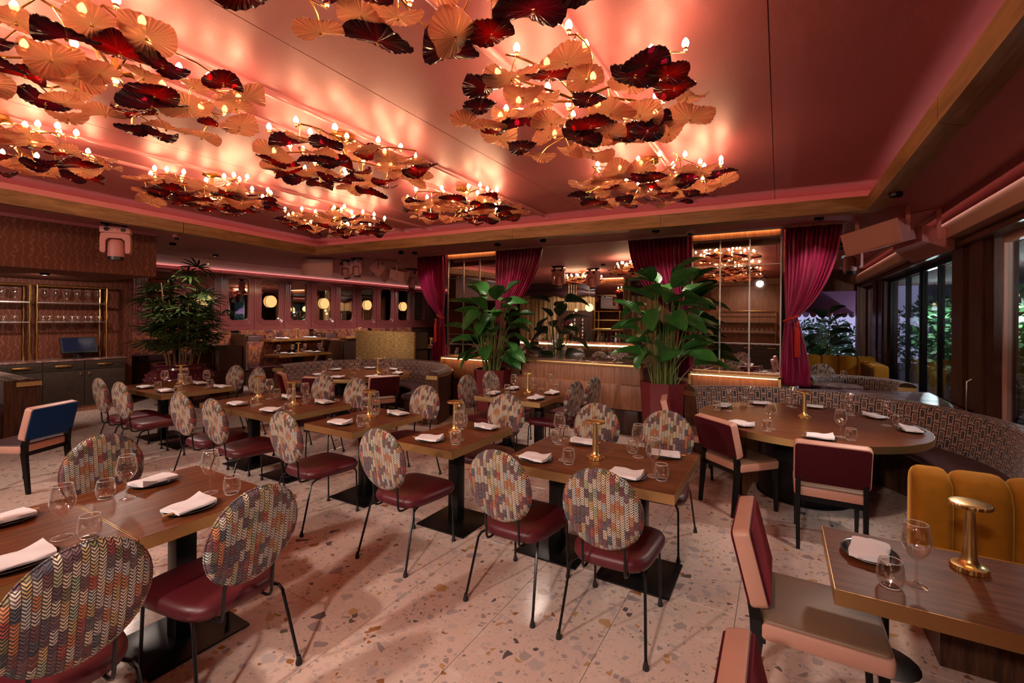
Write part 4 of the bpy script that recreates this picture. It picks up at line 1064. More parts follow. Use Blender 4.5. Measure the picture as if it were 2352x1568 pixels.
for k in range(15):
    a = 2.399 * k; b = Vector((cos(a), sin(a), 0)) * .30 * sqrt((k + .5) / 15); H = rg.uniform(1.1, 2.0) * (1.05 - .3 * (k / 15))
    e = b + Vector((cos(a), sin(a), 0)) * (.08 + .22 * k / 15) + Vector((0, 0, H))
    cane = MB().tube([b, b.lerp(e, .5) + Vector((rg.uniform(-.03, .03), rg.uniform(-.03, .03), 0)), e], [.014, .012, .009], 6).build('cane', M['cane'], pa)
    for j in range(11):
        f = .28 + .72 * j / 10; p = b.lerp(e, f); aa = a + 2.1 * j + rg.uniform(-.4, .4); rr = rg.uniform(.14, .30)
        q = p + Vector((cos(aa) * rr, sin(aa) * rr, rg.uniform(.04, .16)))
        d = Vector((cos(aa), sin(aa), rg.uniform(-.2, .7) + (.6 if j == 10 else 0))).normalized(); eu = d.to_track_quat('Y', 'Z').to_euler()
        link('frond', rg.choice(FAN), cane, loc=q - d * .02, rot=(eu.x, eu.y + rg.uniform(-.4, .4), eu.z), scale=rg.uniform(.85, 1.25))

# ------------------------------------------------------------------ service cabinets and glass shelves on the left
XC = -10.9
def cabinet(y0, y1, label, knob=None, handle=None):
    t = thing('service_cabinet', label, 'cabinet', 'dark service cabinets', (0, 0, 0))
    MB().box(XC - .48, XC - .02, y0 + .002, y1 - .002, .10, .92).build('body', M['cabinet_wood'], t, smooth=False)
    MB().box(XC - .46, XC - .03, y0 + .002, y1 - .002, .0, .10).build('kickboard', M['panel_wood'], t, smooth=False)
    d = MB().rbox(XC - .02, XC, y0 + .004, y1 - .004, .755, .915, .003, .002, 1).build('drawer', M['cabinet_wood'], t)
    h = handle or (y0 + y1) / 2
    MB().rbox(XC + .012, XC + .03, h - .11, h + .11, .825, .855, .006, .004, 2).box(XC, XC + .014, h - .09, h - .075, .832, .848).box(XC, XC + .014, h + .075, h + .09, .832, .848).build('handle', M['brass'], d)
    dr = MB().rbox(XC - .02, XC, y0 + .004, y1 - .004, .105, .748, .003, .002, 1).build('door', M['cabinet_wood'], t)
    if knob: MB().lathe([(.008, 0), (.008, .018), (.018, .022), (.022, .030), (.016, .036), (.001, .037)], 14, M=Matrix.Translation((XC, knob, .69)) @ Matrix.Rotation(pi / 2, 4, 'Y')).build('knob', M['brass'], dr)
cabinet(1.3, 2.71, 'dark service cabinet with a long brass handle at the photo edge', None, 2.45)
cabinet(2.71, 3.26, 'dark service cabinet below the till screen', 3.20, 2.97)
cabinet(3.26, 3.86, 'dark service cabinet next to the palm pot', 3.32, 3.54)
cabinet(-.2, 1.3, 'dark service cabinet far left along the papered wall')
wt = thing('service_worktop', 'reddish stone worktop along the service cabinets', 'worktop'); MB().rbox(XC - .50, XC + .012, -.2, 3.87, .92, .95, .01, .004, 3).build('slab', M['marble_top'], wt)
def etagere(y0, y1, label):
    t = thing('brass_shelf_unit', label, 'shelf', 'brass and glass shelf units', (0, 0, 0))
    for y in (y0, y1):
        for x in (XC - .10, XC - .42): 
            pts = [(x + .004 * sin(k * 2.1), y + .004 * cos(k * 1.7), .95 + (2.26 - .95) * k / 12) for k in range(13)]
            MB().tube(pts, .016, 8).build('post', M['brass'], t)
    for x in (XC - .10, XC - .42): MB().tube([(x, y0, 2.255), (x, y1, 2.255)], .016, 8).build('rail', M['brass'], t)
    for z in (1.62, 1.96):
        MB().box(XC - .43, XC - .09, y0 + .0, y1 - .0, z - .008, z).build('shelf', M['window_glass'], t, smooth=False)
        MB().box(XC - .098, XC - .085, y0, y1, z - .014, z + .004).build('shelf_edge', M['steel'], t, smooth=False)
etagere(2.66, 3.60, 'brass and glass shelf unit above the till screen'); etagere(1.35, 2.57, 'brass and glass shelf unit at the left photo edge')
ys = [2.78 + .145 * k for k in range(6)]
for k, y in enumerate(ys): dup(PL['wine'], 'wine glass on the upper glass shelf above the till', 'wine glass', 'wine glasses on the upper shelves', (XC - .22, y, 1.96), k, 'wine_glass')
for k in range(5): dup(PL['wine'], 'wine glass on the upper glass shelf at the photo edge', 'wine glass', 'wine glasses on the upper left shelves', (XC - .22, 1.8 + .155 * k, 1.96), k, 'wine_glass')
for k in range(9): dup(PL['tumbler'], 'tumbler on the lower glass shelf above the till', 'tumbler', 'tumblers on the lower shelves', (XC - .2 - .06 * (k % 2), 2.76 + .095 * k, 1.62), k, 'tumbler')
for k in range(7): dup(PL['tumbler'], 'tumbler on the lower glass shelf at the photo edge', 'tumbler', 'tumblers on the lower left shelves', (XC - .2 - .06 * (k % 2), 1.75 + .11 * k, 1.62), k, 'tumbler')
tl_ = thing('till_screen', 'black till with a tilted touch screen on the service worktop', 'till', None, (XC - .18, 3.22, .95))
Mt = Matrix.Translation((.02, 0, .24)) @ Matrix.Rotation(R(-24), 4, 'Y')
MB().box(-.02, .02, -.25, .25, -.15, .15, Mt).build('housing', M['black_plastic'], tl_, smooth=False); MB().box(.02, .024, -.225, .225, -.12, .135, Mt).build('display', M['screen'], tl_, smooth=False)
MB().lathe([(.001, 0), (.11, 0), (.11, .012), (.035, .03), (.03, .2)], 20).build('foot', M['black_plastic'], tl_)

# ------------------------------------------------------------------ booths along the mirror wall
ws = thing('booth_platform', 'raised dark platform carrying the wall booths', 'platform'); MB().box(-12.5, -11.62, 4.3, 15.8, 0, .40).build('deck', M['dark_wood'], ws, smooth=False)
def bench(label, x0, x1, y0, y1, z0, zt, face=1):
    t = thing('booth_bench', label, 'bench', 'floral booth benches', (0, 0, 0)); b = .12 * face
    MB().rbox(min(x0, x0 + b), max(x0, x0 + b), y0, y1, z0 + .38, zt, .02, .02, 3).build('backrest', M['floral_fabric'], t)
    xs = sorted((x0 + b, x0 + b * 4.4)); MB().rbox(xs[0], xs[1], y0, y1, z0 + .34, z0 + .47, .02, .02, 3).build('seat', M['plum_leather'], t)
    xs = sorted((x0, x0 + b * 4.0)); MB().box(xs[0], xs[1], y0, y1, z0, z0 + .34).build('plinth', M['booth_wood'], t, smooth=False)
for k, (a, b) in enumerate(((4.45, 6.6), (6.85, 8.9), (9.1, 11.2), (11.4, 13.4))):
    bench('floral orange and red wall bench under the mirrors, %s from the palm' % ('first', 'second', 'third', 'fourth')[k], -12.46, 0, a, b, .40, 1.36)
for k, (a, b) in enumerate(((6.55, 8.7), (9.0, 11.2))):
    bench('floral orange bench on the main floor before the platform, %s one' % ('nearer', 'farther')[k], -11.58, 0, a, b, .0, 1.10)
def divider(x0, x1, y0, y1, z0, z1, label):
    t = thing('booth_divider', label, 'divider', 'booth dividers', (0, 0, 0))
    MB().rbox(x0, x1, y0, y1, z0, z1, .03, .01, 4).build('panel', M['booth_wood'], t)
    MB().rbox(x1 - .02, x1 + .10, y0 + .02, y1 + .30, z0, z1 - .03, .09, .04, 6).build('cushion', M['plum_leather'], t)
divider(-11.55, -10.62, 5.28, 5.62, 0, 1.10, 'tall dark timber booth divider with a plum leather end behind the distant chairs')
divider(-12.40, -11.75, 6.62, 6.83, .40, 1.28, 'plum cushioned divider between the first two wall booths')
divider(-12.40, -11.75, 8.92, 9.08, .40, 1.28, 'plum cushioned divider between farther wall booths')
divider(-11.5, -10.7, 8.75, 8.97, 0, 1.08, 'dark timber divider between the floor booths beside the gold screen')
def booth_table(x0, x1, y0, y1, z, label, nset=2):
    t = thing('booth_table', label, 'table', 'booth tables', ((x0 + x1) / 2, (y0 + y1) / 2, 0)); w, d = (x1 - x0) / 2, (y1 - y0) / 2
    MB().rbox(-w, w, -d, d, z - .055, z - .002, .03, .003, 4).build('edge_band', M['brass_brushed'], t); MB().rbox(-w + .006, w - .006, -d + .006, d - .006, z - .01, z, .028, .002, 4).build('tabletop', M['table_wood_y'], t)
    MB().rbox(-.06, .06, -.06, .06, .4 if z > 1 else 0, z - .05, .01, .003, 2).build('column', M['black_metal'], t)
    for k in range(nset):
        yy = y0 + (k + .5) * (y1 - y0) / nset; setting(x1, yy, pi / 2, 'aisle side of the ' + label, z); setting(x0, yy, -pi / 2, 'bench side of the ' + label, z)
booth_table(-11.85, -11.15, 4.55, 5.42, 1.15, 'booth table beside the palm', 1)
booth_table(-11.75, -11.15, 6.95, 8.7, 1.15, 'long booth table under the middle mirrors', 2); lamp(-11.45, 7.85, 'on the long booth table under the mirrors', 1.15)
booth_table(-11.05, -10.40, 6.70, 8.2, .80, 'lower booth table before the platform', 2); lamp(-10.7, 7.4, 'on the lower booth table before the platform', .80)
booth_table(-11.75, -11.15, 9.3, 10.9, 1.15, 'farther booth table under the mirrors', 1); lamp(-11.4, 10.0, 'on the farther booth table under the mirrors', 1.15)
booth_table(-10.6, -9.9, 11.2, 12.6, .80, 'booth table seen past the gold screen', 1); lamp(-10.2, 12.0, 'on the booth table seen past the gold screen', .80)
# gold screen
gs = thing('gold_screen', 'hammered gold service screen behind the distant banquette', 'screen', None, (0, 0, 0))
MB().rbox(-9.60, -7.58, 8.30, 8.36, .02, 1.40, .01, .005, 2).build('panel', M['hammered_gold'], gs); MB().box(-9.60, -9.52, 8.36, 8.80, .02, 1.38).build('side', M['dark_wood'], gs, smooth=False); MB().box(-7.66, -7.58, 8.36, 8.80, .02, 1.38).build('side', M['dark_wood'], gs, smooth=False)
MB().box(-9.6, -7.58, 8.36, 8.80, .95, .98).build('shelf', M['dark_wood'], gs, smooth=False)
# globe sconces on every other mirror
for k, i in enumerate((0, 2, 4, 6, 8)):
    y = 5.985 + .885 * i
    t = thing('globe_sconce', 'brass and glass globe sconce on mirror number %s from the palm' % ('one', 'three', 'five', 'seven', 'nine')[k], 'wall lamp', 'globe sconces on the mirrors', (XM, y, 2.17))
    MB().lathe([(.001, 0), (.05, 0), (.05, .02), (.02, .03), (.02, .06)], 16, M=Matrix.Rotation(pi / 2, 4, 'Y')).build('bracket', M['brass'], t)
    MB().lathe([(max(.168 * sin(pi * k / 12), 1e-4), -.055 * cos(pi * k / 12)) for k in range(13)], 24, M=Matrix.Translation((.028, 0, 0)) @ Matrix.Rotation(pi / 2, 4, 'Y')).build('globe', M['sconce_glow'], t)
    MB().lathe([(.172, -.012), (.178, 0), (.172, .012)], 28, (0, 0, 0), Matrix.Translation((.028, 0, 0)) @ Matrix.Rotation(pi / 2, 4, 'Y')).build('band', M['brass'], t)

# ------------------------------------------------------------------ speakers, moving heads, cameras on the soffit
def speaker(label, loc, dirn, w_=.60, h_=.28, dp=.36, roll=0.0, drop=.2):
    t = thing('ceiling_speaker', label, 'speaker', 'pink ceiling speakers', loc); d = Vector(dirn).normalized()
    Mq = d.to_track_quat('-Y', 'Z').to_matrix().to_4x4() @ Matrix.Rotation(roll, 4, 'Y'); eu = Mq.to_euler()
    fr = [Vector((x * w_ / 2, -dp / 2, z * h_ / 2)) for x, z in ((-1, -1), (1, -1), (1, 1), (-1, 1))]; bk = [Vector((x * w_ * .36, dp / 2, z * h_ * .42)) for x, z in ((-1, -1), (1, -1), (1, 1), (-1, 1))]
    o = MB().loft([fr, bk]).build('cabinet', M['pink_paint'], t, smooth=False); o.rotation_euler = eu
    o = MB().box(-w_ * .47, w_ * .47, -dp / 2 - .012, -dp / 2 - .002, -h_ * .45, h_ * .45).build('grille', M['grille'], t, smooth=False); o.rotation_euler = eu
    for s in (-1, 1):
        a = Mq @ Vector((s * w_ * .44, .0, 0)); MB().box(a.x - .02, a.x + .02, a.y - .006, a.y + .006, a.z - .04, ZS - loc[2]).build('bracket', M['pink_paint'], t, smooth=False)
    a, b = Mq @ Vector((-w_ * .44, 0, 0)), Mq @ Vector((w_ * .44, 0, 0)); MB().tube([(a.x, a.y, ZS - loc[2] - .006), (b.x, b.y, ZS - loc[2] - .006)], .012, 6).build('strut', M['pink_paint'], t)
g = G('grille'); v = g.xyz(g.coord()); q = g.vec(v[0], v[2], 0.0)
dts = g.vor(g.scale(q, (1, 1, 1)), 95, 'F1', 'Distance', 0.0)
M['grille'] = g.set(col=g.mix(g.m_('LESS_THAN', dts, .28), (.66, .28, .25), (.30, .10, .09)), rough=.5)
speaker('pink perforated speaker hanging by the windows, grille toward the room', (1.02, 6.78, 2.74), (-.62, -.78, -.16), .62, .27, .40, R(-9))
speaker('pink speaker beside the window speaker, turned to the glass', (1.42, 7.05, 2.68), (.7, .55, -.25), .46, .24, .36, R(12))
speaker('pink box speaker left of the two stage heads', (-8.85, 6.62, 2.83), (.62, -.78, -.02), .66, .34, .36)
speaker('pink speaker tilted down right of the two stage heads', (-7.85, 7.45, 2.80), (.75, .2, -.5), .44, .26, .34, R(20))
speaker('pink speaker turned toward the bar beside the tilted one', (-7.55, 7.75, 2.74), (.8, .5, -.25), .44, .24, .34, R(-14))
def moving_head(label, x, y, rz, tilt=0.0, sc=1.0):
    t = thing('stage_head', label, 'stage light', 'pink moving stage lights', (x, y, ZS), rz); t.scale = (sc,) * 3
    MB().box(-.16, .16, -.05, .05, -.03, 0).box(-.12, -.08, -.03, .03, -.07, -.0).box(.08, .12, -.03, .03, -.07, -.0).build('clamp', M['black_metal'], t, smooth=False)
    MB().rbox(-.17, .17, -.10, .10, -.155, -.07, .03, .012, 4).build('base', M['pink_paint'], t)
    for s in (-1, 1): MB().lathe([(.001, 0), (.028, 0), (.028, .012), (.001, .012)], 12, M=Matrix.Translation((s * .09, -.10, -.11)) @ Matrix.Rotation(pi / 2, 4, 'X')).build('socket', M['black_plastic'], t)
    MB().lathe([(.001, 0), (.02, 0), (.02, .008), (.001, .008)], 12, M=Matrix.Translation((0, -.10, -.11)) @ Matrix.Rotation(pi / 2, 4, 'X')).build('indicator', M['cove_beige'], t)
    yk = [(-.155, -.165), (-.165, -.22), (-.165, -.40), (-.15, -.43), (-.115, -.43), (-.105, -.40), (-.105, -.26), (-.07, -.225), (.07, -.225), (.105, -.26), (.105, -.40), (.115, -.43), (.15, -.43), (.165, -.40), (.165, -.22), (.155, -.165), (.1, -.155), (-.1, -.155)]
    MB().loft([[Vector((a, -.075, b)) for a, b in yk], [Vector((a, .075, b)) for a, b in yk]]).build('yoke', M['pink_paint'], t)
    Mh = Matrix.Translation((0, 0, -.37)) @ Matrix.Rotation(tilt, 4, 'X')
    MB().lathe([(.001, .13), (.06, .13), (.09, .09), (.098, .02), (.098, -.06), (.092, -.11), (.001, -.11)], 20, M=Mh).build('head', M['pink_paint'], t)
    MB().lathe([(.088, -.105), (.088, -.155), (.078, -.155), (.001, -.14)], 20, M=Mh).build('lens_ring', M['black_plastic'], t)
moving_head('pink moving stage light before the papered bulkhead', -8.10, 2.75, R(62))
moving_head('pink moving stage light next to the box speaker', -8.55, 7.1, R(30), .5, .8)
moving_head('pink moving stage light right of its twin by the box speaker', -8.05, 6.98, R(20), .1, .8)
moving_head('pink moving stage light alone left of the first curtain', -8.5, 9.2, R(40), .5)
moving_head('pink moving stage light seen in the bar opening, left one', -4.75, 10.4, R(10), 0)
moving_head('pink moving stage light seen in the bar opening, right one', -4.15, 11.2, R(-10), .1)
moving_head('pink moving stage light beside the right hand curtain', .98, 9.2, R(-20), .1)
for x, y, w in ((-8.38, 3.62, 'near the papered bulkhead'), (-1.12, 7.0, 'above the mirror column')):
    t = thing('dome_camera', 'small pink dome camera on the soffit ' + w, 'camera', 'dome cameras', (x, y, ZS))
    MB().lathe([(.001, 0), (.06, 0), (.06, -.035), (.045, -.05), (.001, -.05)], 18).build('housing', M['pink_paint'], t); MB().sphere((0, 0, -.052), .038, 14, 8).build('dome', M['black_plastic'], t)
can_me = MB().lathe([(.001, .03), (.045, .03), (.045, .012), (.055, .008), (.055, -.022), (.05, -.024), (.046, .0), (.001, .004)], 16).data('can', M['black_metal'])
WH = ['left of the photo before the papered bulkhead', 'over the window side beam', 'behind the camera to the right', 'behind the camera at the centre', 'behind the camera to the left', 'behind the camera at far left', 'near the papered bulkhead corner', 'over the window round table', 'before the bar opening', 'before the distant round table', '', 'over the first curtain', 'over the left leafy planter', 'over the right leafy planter', 'over the tasselled curtain', 'over the first booth', 'over the second booth', 'over the third booth', 'over the farthest booth', 'over the palm', 'over the gold screen', 'under the papered bulkhead', 'under the bulkhead at the photo edge', 'before the striped drape', 'over the bar room tables', 'over the back bar', 'over the far window end', 'before the wall behind the camera']
for k, (loc, aim, wt_, deg, can) in enumerate(SPOTS):
    spot('added_spot_beam', loc, aim, wt_, deg)
    if can:
        t = thing('added_downlight', 'small black added ceiling spotlight ' + WH[k], 'spotlight', 'added ceiling spotlights', (loc[0], loc[1], loc[2] + .035)); link('can', can_me, t)  # made-up can for a spotlight added to brighten the room
        zt = ZS if loc[2] > 2.5 else 2.37
        if loc[0] > -7 and loc[0] < .9 and loc[1] < 6.4: zt = ZC
        if zt - loc[2] - .065 > .01: MB().tube([(0, 0, .03), (0, 0, zt - loc[2] - .035)], .012, 6).build('rod', M['black_metal'], t)
ac = thing('air_vent', 'dark slatted air vent in the soffit beside the right hand curtain', 'vent', None, (0, 0, 0))
MB().box(1.15, 1.55, 8.6, 9.6, ZS - .012, ZS).build('frame', M['pink_paint'], ac, smooth=False)
for k in range(12): MB().box(1.18, 1.52, 8.66 + .075 * k, 8.70 + .075 * k, ZS - .022, ZS - .012).build('slat', M['black_metal'], ac, smooth=False)
# ------------------------------------------------------------------ bar room beyond the opening
dr = thing('striped_drape', 'beige striped drape across the back of the bar room', 'curtain', None, (0, 0, 0))
rows = [[Vector((-9.2 + 8.4 * i / 240, 15.4 + .04 * sin(i * 1.2), z)) for i in range(241)] for z in (.0, 2.70)]
MB().grid(rows).build('cloth', M['bar_drape'], dr, angle=80)
pv = thing('swag_pelmet', 'dark draped swag above the striped drape', 'pelmet', None, (0, 0, 0))
mb = MB(); rg_ = []
for i in range(61):
    x = -9.2 + 8.4 * i / 60; s_ = .06 * abs(sin(i * .42)); rg_.append([Vector((x, 15.2 + .05 * sin(a), 2.72 - s_ + (.14 + .05 * sin(i * .7)) * cos(a))) for a in [2 * pi * k / 10 for k in range(10)]])
mb.loft(rg_).build('cloth', M['plum_leather'], pv); MB().box(-9.2, -.8, 15.2, 15.24, 2.72, ZS).build('rail_board', M['plum_leather'], pv, smooth=False)
dd = thing('slatted_door', 'dark slotted double door in the bar room drape', 'door', None, (0, 0, 0))
MB().box(-6.9, -5.6, 15.1, 15.3, 0, 2.05).build('leaf', M['dark_wood'], dd, smooth=False)
for x in (-6.55, -6.25, -5.95):
    for k in range(8): MB().box(x - .02, x + .02, 15.08, 15.1, .9 + .13 * k, .98 + .13 * k).build('slot', M['napkin'], dd, smooth=False)
def globe(x, y, z, r, w, mat='globe_glow'):
    t = thing('globe_lamp', 'glowing white globe lamp ' + w, 'wall lamp', 'globe lamps in the bar room', (x, y, z))
    MB().sphere((0, 0, 0), r, 18, 10).build('globe', M[mat], t); MB().tube([(0, 0, r), (0, 0, ZS - z)], .008, 6).build('rod', M['brass'], t)
globe(-5.30, 14.0, 2.12, .13, 'left of the brass bar shelves'); globe(-4.02, 14.0, 2.10, .13, 'right of the brass bar shelves')
for k, z in enumerate((2.05, 1.90, 1.55, 1.38)): globe(-6.0 - .09 * k, 14.6, z, .055, 'in the small stack beside the flowers, number %s from the top' % ('one', 'two', 'three', 'four')[k])
bs = thing('bar_shelf_column', 'mirror backed column with brass bar shelves', 'shelf', None, (0, 0, 0))
MB().box(-5.15, -4.2, 14.1, 14.9, 0, ZS).build('core', M['panel_wood'], bs, smooth=False); MB().box(-5.13, -4.22, 14.085, 14.098, 1.0, 2.85).build('mirror', M['mirror'], bs, smooth=False)
MB().box(-5.2, -4.15, 14.05, 14.1, 2.86, ZS - .03).build('fascia', M['panel_wood'], bs, smooth=False); MB().box(-5.15, -4.2, 14.0, 14.03, ZS - .02, ZS - .012).build('light_strip', M['led_amber'], bs, smooth=False)
for x in (-5.08, -4.27): MB().tube([(x, 13.9, 1.0), (x, 13.9, 2.0)], .018, 8).build('post', M['brass'], bs)
for z in (1.45, 1.72, 2.0): MB().tube([(-5.08, 13.9, z), (-4.27, 13.9, z)], .014, 8).build('rail', M['brass'], bs)
MB().box(-5.1, -4.25, 13.7, 14.08, 1.40, 1.43).build('shelf', M['brass_brushed'], bs, smooth=False)
bb = thing('back_bar', 'dark bar counter with a stone top in the bar room', 'bar', None, (0, 0, 0))
MB().box(-7.4, -3.4, 12.9, 13.5, 0, 1.02).build('body', M['cabinet_wood'], bb, smooth=False); MB().box(-7.45, -3.35, 12.85, 13.55, 1.02, 1.07).build('top', M['marble_top'], bb, smooth=False)
MB().box(-7.4, -3.4, 12.82, 12.84, .96, 1.0).build('light_strip', M['led_amber'], bb, smooth=False)
bm = {c: MB().lathe([(.001, 0), (.036, 0), (.038, .01), (.038, .17), (.014, .22), (.013, .29), (.001, .29)], 12).data('glass_body', M[c]) for c in ('brass', 'leaf_dark', 'napkin', 'red_velvet', 'cane')}
for k in range(22):
    c = random.choice(list(bm)); t = thing('bottle', 'small bottle in the row on the back bar', 'bottle', 'bottles on the back bar', (-7.0 + .155 * k + random.uniform(-.03, .03), 13.2 + random.uniform(-.1, .1), 1.07)); link('glass_body', bm[c], t)
fv = thing('flower_vase', 'dark red flowers in a vase on the back bar', 'flowers', None, (-5.75, 13.1, 1.07))
MB().lathe([(.001, 0), (.06, 0), (.08, .12), (.05, .24), (.06, .28)], 14).build('vase', M['brass'], fv); fm = MB()
rq = random.Random(4)
for k in range(70): fm.sphere((rq.gauss(0, .12), rq.gauss(0, .1), .48 + rq.gauss(0, .12)), rq.uniform(.025, .05), 6, 4)
o = fm.build('blossoms', M['maroon_leather'], fv); o['kind'] = 'stuff'
def bar_table(x, y, w, k):
    rect_table('dining_table', 'small walnut table in the bar room, ' + w, x - .33, x + .33, y - .4, y + .4, group='tables in the bar room')
    for dx, dy, rz, n in ((0, -.62, 0, 'near'), (0, .62, pi, 'far'), (-.55, 0, -pi / 2, 'left'), (.55, 0, pi / 2, 'right')):
        chair(x + dx, y + dy, rz, '%s side of bar room table %s' % (n, w))
    for n, (dx, dy) in enumerate(((-.15, -.2), (.15, -.15), (-.12, .2), (.18, .22))):
        dup(PL['wine'], 'wine glass on the bar room table ' + w, 'wine glass', 'wine glasses in the bar room', (x + dx, y + dy, .75), n, 'wine_glass'); dup(PL['napkin'], 'folded napkin on the bar room table ' + w, 'napkin', 'napkins in the bar room', (x + dx * .9, y + dy - .1, .743), n, 'napkin')
bar_table(-3.3, 9.7, 'nearest the counter', 0); bar_table(-4.85, 9.9, 'behind the dark plant', 1); bar_table(-3.75, 11.55, 'in the second line right', 2); bar_table(-5.6, 11.6, 'in the second line left', 3)

# ------------------------------------------------------------------ far window end
def far_sofa():
    t = thing('mustard_corner_sofa', 'mustard velvet corner sofa at the far window end', 'sofa', None, (0, 0, 0))
    for k in range(4): MB().rbox(.45 + .30 * k, .745 + .30 * k, 11.3, 11.55, .30, 1.05, .06, .05, 5).build('back_channel', M['mustard_velvet'], t)
    for k in range(4): MB().rbox(1.42, 1.66, 10.15 + .29 * k, 10.435 + .29 * k, .30, .98, .06, .05, 5).build('back_channel', M['mustard_velvet'], t)
    MB().rbox(.45, 1.42, 10.75, 11.3, .28, .46, .05, .03, 4).build('seat', M['mustard_velvet'], t); MB().box(.47, 1.64, 10.2, 11.5, 0, .28).build('plinth', M['booth_wood'], t, smooth=False); MB().box(1.40, 1.425, 10.15, 11.3, .0, .93).build('side_panel', M['booth_wood'], t, smooth=False)
far_sofa()
banquette('small curved patterned banquette with a rope edge at the far window end', 1.0, 8.72, .52, -10, 175, 28)
chair(.62, 9.75, R(170), 'alone at the far window end')
st_ = thing('stone_table', 'polished stone table at the far window end', 'table', None, (.78, 8.75, 0)); MB().lathe([(.001, .72), (.34, .72), (.34, .75), (.001, .75)], 32).build('top', M['marble_top'], st_); MB().lathe([(.2, 0), (.03, .03), (.03, .72)], 16).build('stem', M['black_metal'], st_)
for k, (x, y) in enumerate(((.66, 8.7), (.86, 8.65))): dup(PL['wine'], 'wine glass on the stone table at the far window end', 'wine glass', 'wine glasses at the far end', (x, y, .75), k, 'wine_glass')
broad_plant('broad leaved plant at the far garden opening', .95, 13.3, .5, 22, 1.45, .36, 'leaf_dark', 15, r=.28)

# ------------------------------------------------------------------ garden outside
M['canopy_cloth'] = plain('canopy_cloth', (.05, .025, .03), .8)
cn = thing('sky_blocking_canopy', 'dark canopy added outside above the windows to block the sky', 'canopy', None, (0, 0, 0)); MB().box(2.15, 3.7, -1, 13.9, 2.60, 2.66).build('cloth', M['canopy_cloth'], cn, smooth=False)  # added to block the sky and darken the upper windows
for k in range(6): MB().tube([(3.65, -.8 + 2.9 * k, 0), (3.65, -.8 + 2.9 * k, 2.6)], .03, 8).build('post', M['black_metal'], cn)
M['hedge'] = plain('hedge', (.012, .035, .018), .8)
hw = thing('hedge_backdrop', 'dark hedge backdrop added to hide the sky behind the garden shrubs', 'hedge', None, (0, 0, 0)); MB().box(5.0, 5.4, -2, 25, 0, 5.2).build('foliage', M['hedge'], hw, smooth=False)  # made-up backdrop, tall enough to hide the bright sky
struct(MB().box(2.2, 16, -6, 26, -.3, -.05).build('ground_garden', M['soil'], smooth=False), 'dark ground of the garden')
struct(MB().box(-2, 2.2, 16.3, 26, -.3, -.05).build('ground_terrace', M['soil'], smooth=False), 'dark ground beyond the far opening')
aw = thing('pink_awning', 'pink awning with a scalloped edge over the far opening', 'awning', None, (0, 0, 0))
M['awning'] = plain('awning', (.50, .26, .50), .7)
MB().loft([[(.2, 15.0, 1.98), (2.6, 15.0, 1.98), (2.6, 15.02, 1.98), (.2, 15.02, 1.98)], [(.2, 16.2, 2.75), (2.6, 16.2, 2.75), (2.6, 16.22, 2.75), (.2, 16.22, 2.75)]]).build('canopy', M['awning'], aw, smooth=False)
for k in range(14): MB().loft([[Vector((.2 + .172 * k + .086 + .086 * cos(a), y, 1.98 - .13 * sin(a))) for a in [pi * q / 8 for q in range(9)]] for y in (15.0, 15.012)]).build('scallop', M['awning'], aw, smooth=False)
def bush(name, label, cat, x, y, z, rx, ry, rz, n, seed, mat='garden_leaf', ls=.09, trunk=0.0):
    t = thing(name, label, cat, 'garden greenery', (x, y, 0)); rq = random.Random(seed); mb = MB()
    for k in range(n):
        d = Vector((rq.gauss(0, 1), rq.gauss(0, 1), rq.gauss(0, 1))).normalized() * (rq.random() ** .4)
        c = Vector((d.x * rx, d.y * ry, z + d.z * rz)); a = Vector((rq.gauss(0, 1), rq.gauss(0, 1), rq.gauss(0, .6))).normalized(); b = a.orthogonal().normalized(); s_ = ls * rq.uniform(.6, 1.4)
        i = len(mb.v); mb.v += [tuple(c - a * s_), tuple(c + b * s_ * .42), tuple(c + a * s_), tuple(c - b * s_ * .42)]; mb.f.append((i, i + 1, i + 2, i + 3))
    o = link('foliage', mb.data('foliage', M[mat], False, normals=False), t); o['kind'] = 'stuff'
    MB().tube([(0, 0, 0), (.03, .02, z * .6), (0, 0, z)], [.06, .05, .03], 7).build('trunk', M['cane'], t)
for k, (x, y, z, rx, ry, rz_, n) in enumerate(((3.0, 5.2, 1.35, .55, 1.0, .75, 1900), (3.0, 7.6, 1.2, .5, 1.1, .85, 1900), (3.0, 9.7, 1.2, .5, .9, .85, 1700), (3.7, 11.8, 1.5, .8, 1.2, 1.0, 1700), (3.4, 14.0, 1.3, .8, 1.1, 1.0, 1500), (3.6, 16.5, 1.4, .9, 1.2, 1.1, 1300), (1.2, 18.0, 1.0, 1.2, .6, .9, 1500), (3.3, 3.0, 1.3, .6, 1.0, .8, 1300))):
    bush('garden_shrub', 'leafy green shrub outside the windows, number %s from the near end' % ('two', 'three', 'four', 'five', 'six', 'seven', 'eight', 'one')[k], 'shrub', x, y, z, rx, ry, rz_, n, 30 + k)
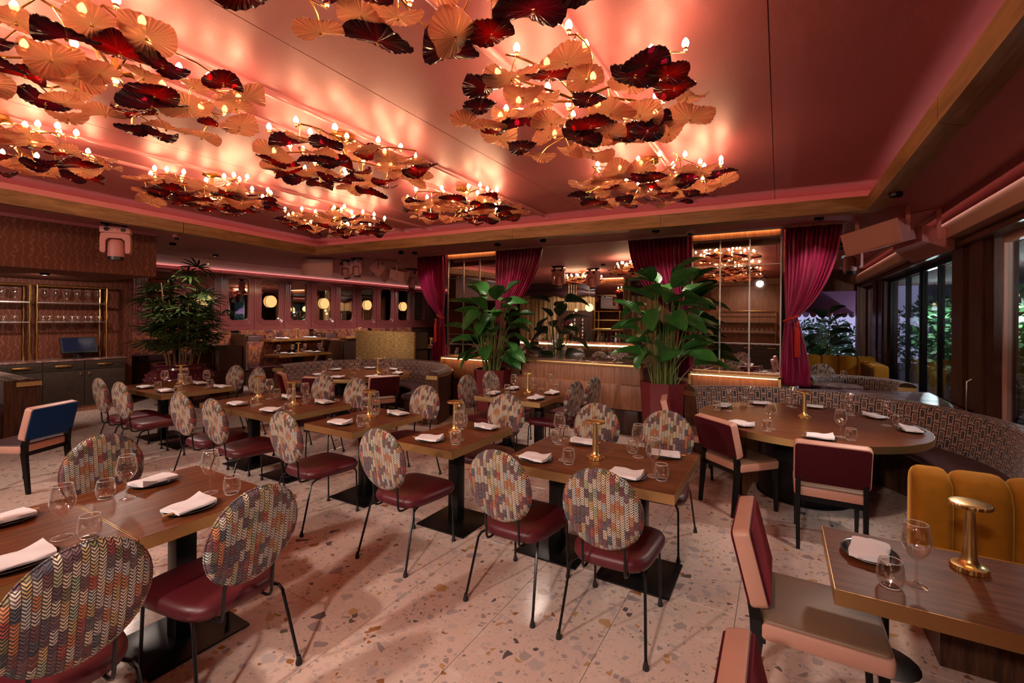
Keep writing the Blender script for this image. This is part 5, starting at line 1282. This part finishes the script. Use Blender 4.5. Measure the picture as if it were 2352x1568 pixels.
for k, (x, y, w_) in enumerate(((2.9, 5.0, 'near'), (2.9, 9.2, 'middle'), (2.9, 13.2, 'far'))):  # made-up bulbs with point lights, added to brighten the greenery
    t = thing('added_garden_lamp', 'added bulb lamp lighting the shrubs outside the windows, %s one' % w_, 'lamp', 'added garden lamps', (x, y, 2.05)); MB().tube([(0, 0, .06), (0, 0, 1.0)], .006, 5).build('cable', M['black_plastic'], t); MB().sphere((0, 0, .09), .03, 12, 8).build('bulb', M['globe_glow'], t)
    l = bpy.data.lights.new('added_garden_glow', 'POINT'); l.energy = 45; l.color = (.85, .95, 1.0); l.shadow_soft_size = .055; lo = bpy.data.objects.new('added_garden_glow', l); C.objects.link(lo); lo.location = (x, y, 2.05)
# shelf unit and cabinet on the wall behind the camera (seen in the column mirror)
t = thing('brass_shelf_unit', 'brass shelf unit behind the camera, seen in the column mirror', 'shelf', None, (0, 0, 0))
for x in (-2.0, -.1):
    for y in (-4.3, -4.05): MB().tube([(x, y, .9), (x, y, 2.1)], .016, 8).build('post', M['brass'], t)
for y in (-4.3, -4.05): MB().tube([(-2.0, y, 2.1), (-.1, y, 2.1)], .016, 8).build('rail', M['brass'], t)
for z in (1.35, 1.72): MB().box(-2.0, -.1, -4.32, -4.03, z - .012, z).build('shelf', M['steel'], t, smooth=False)
for k in range(12): dup(PL['tumbler'], 'tumbler on the brass shelf seen in the column mirror', 'tumbler', 'tumblers on the mirrored shelf', (-1.9 + .15 * k, -4.16, 1.35), k, 'tumbler')
t = thing('service_cabinet', 'dark cabinet behind the camera, seen in the column mirror', 'cabinet', None, (0, 0, 0))
MB().box(-2.2, .1, -4.39, -3.95, 0, .86).build('body', M['cabinet_wood'], t, smooth=False); MB().box(-2.22, .12, -4.39, -3.93, .86, .89).build('top', M['marble_top'], t, smooth=False)
for k in range(3): MB().box(-1.85 + .75 * k, -1.6 + .75 * k, -3.95, -3.93, .74, .77).build('handle', M['brass'], t, smooth=False)
struct(MB().box(-6.0, -2.3, -4.4, -4.37, 2.1, ZC).build('wall_front_panel', M['wallpaper'], smooth=False))
drop_protos()
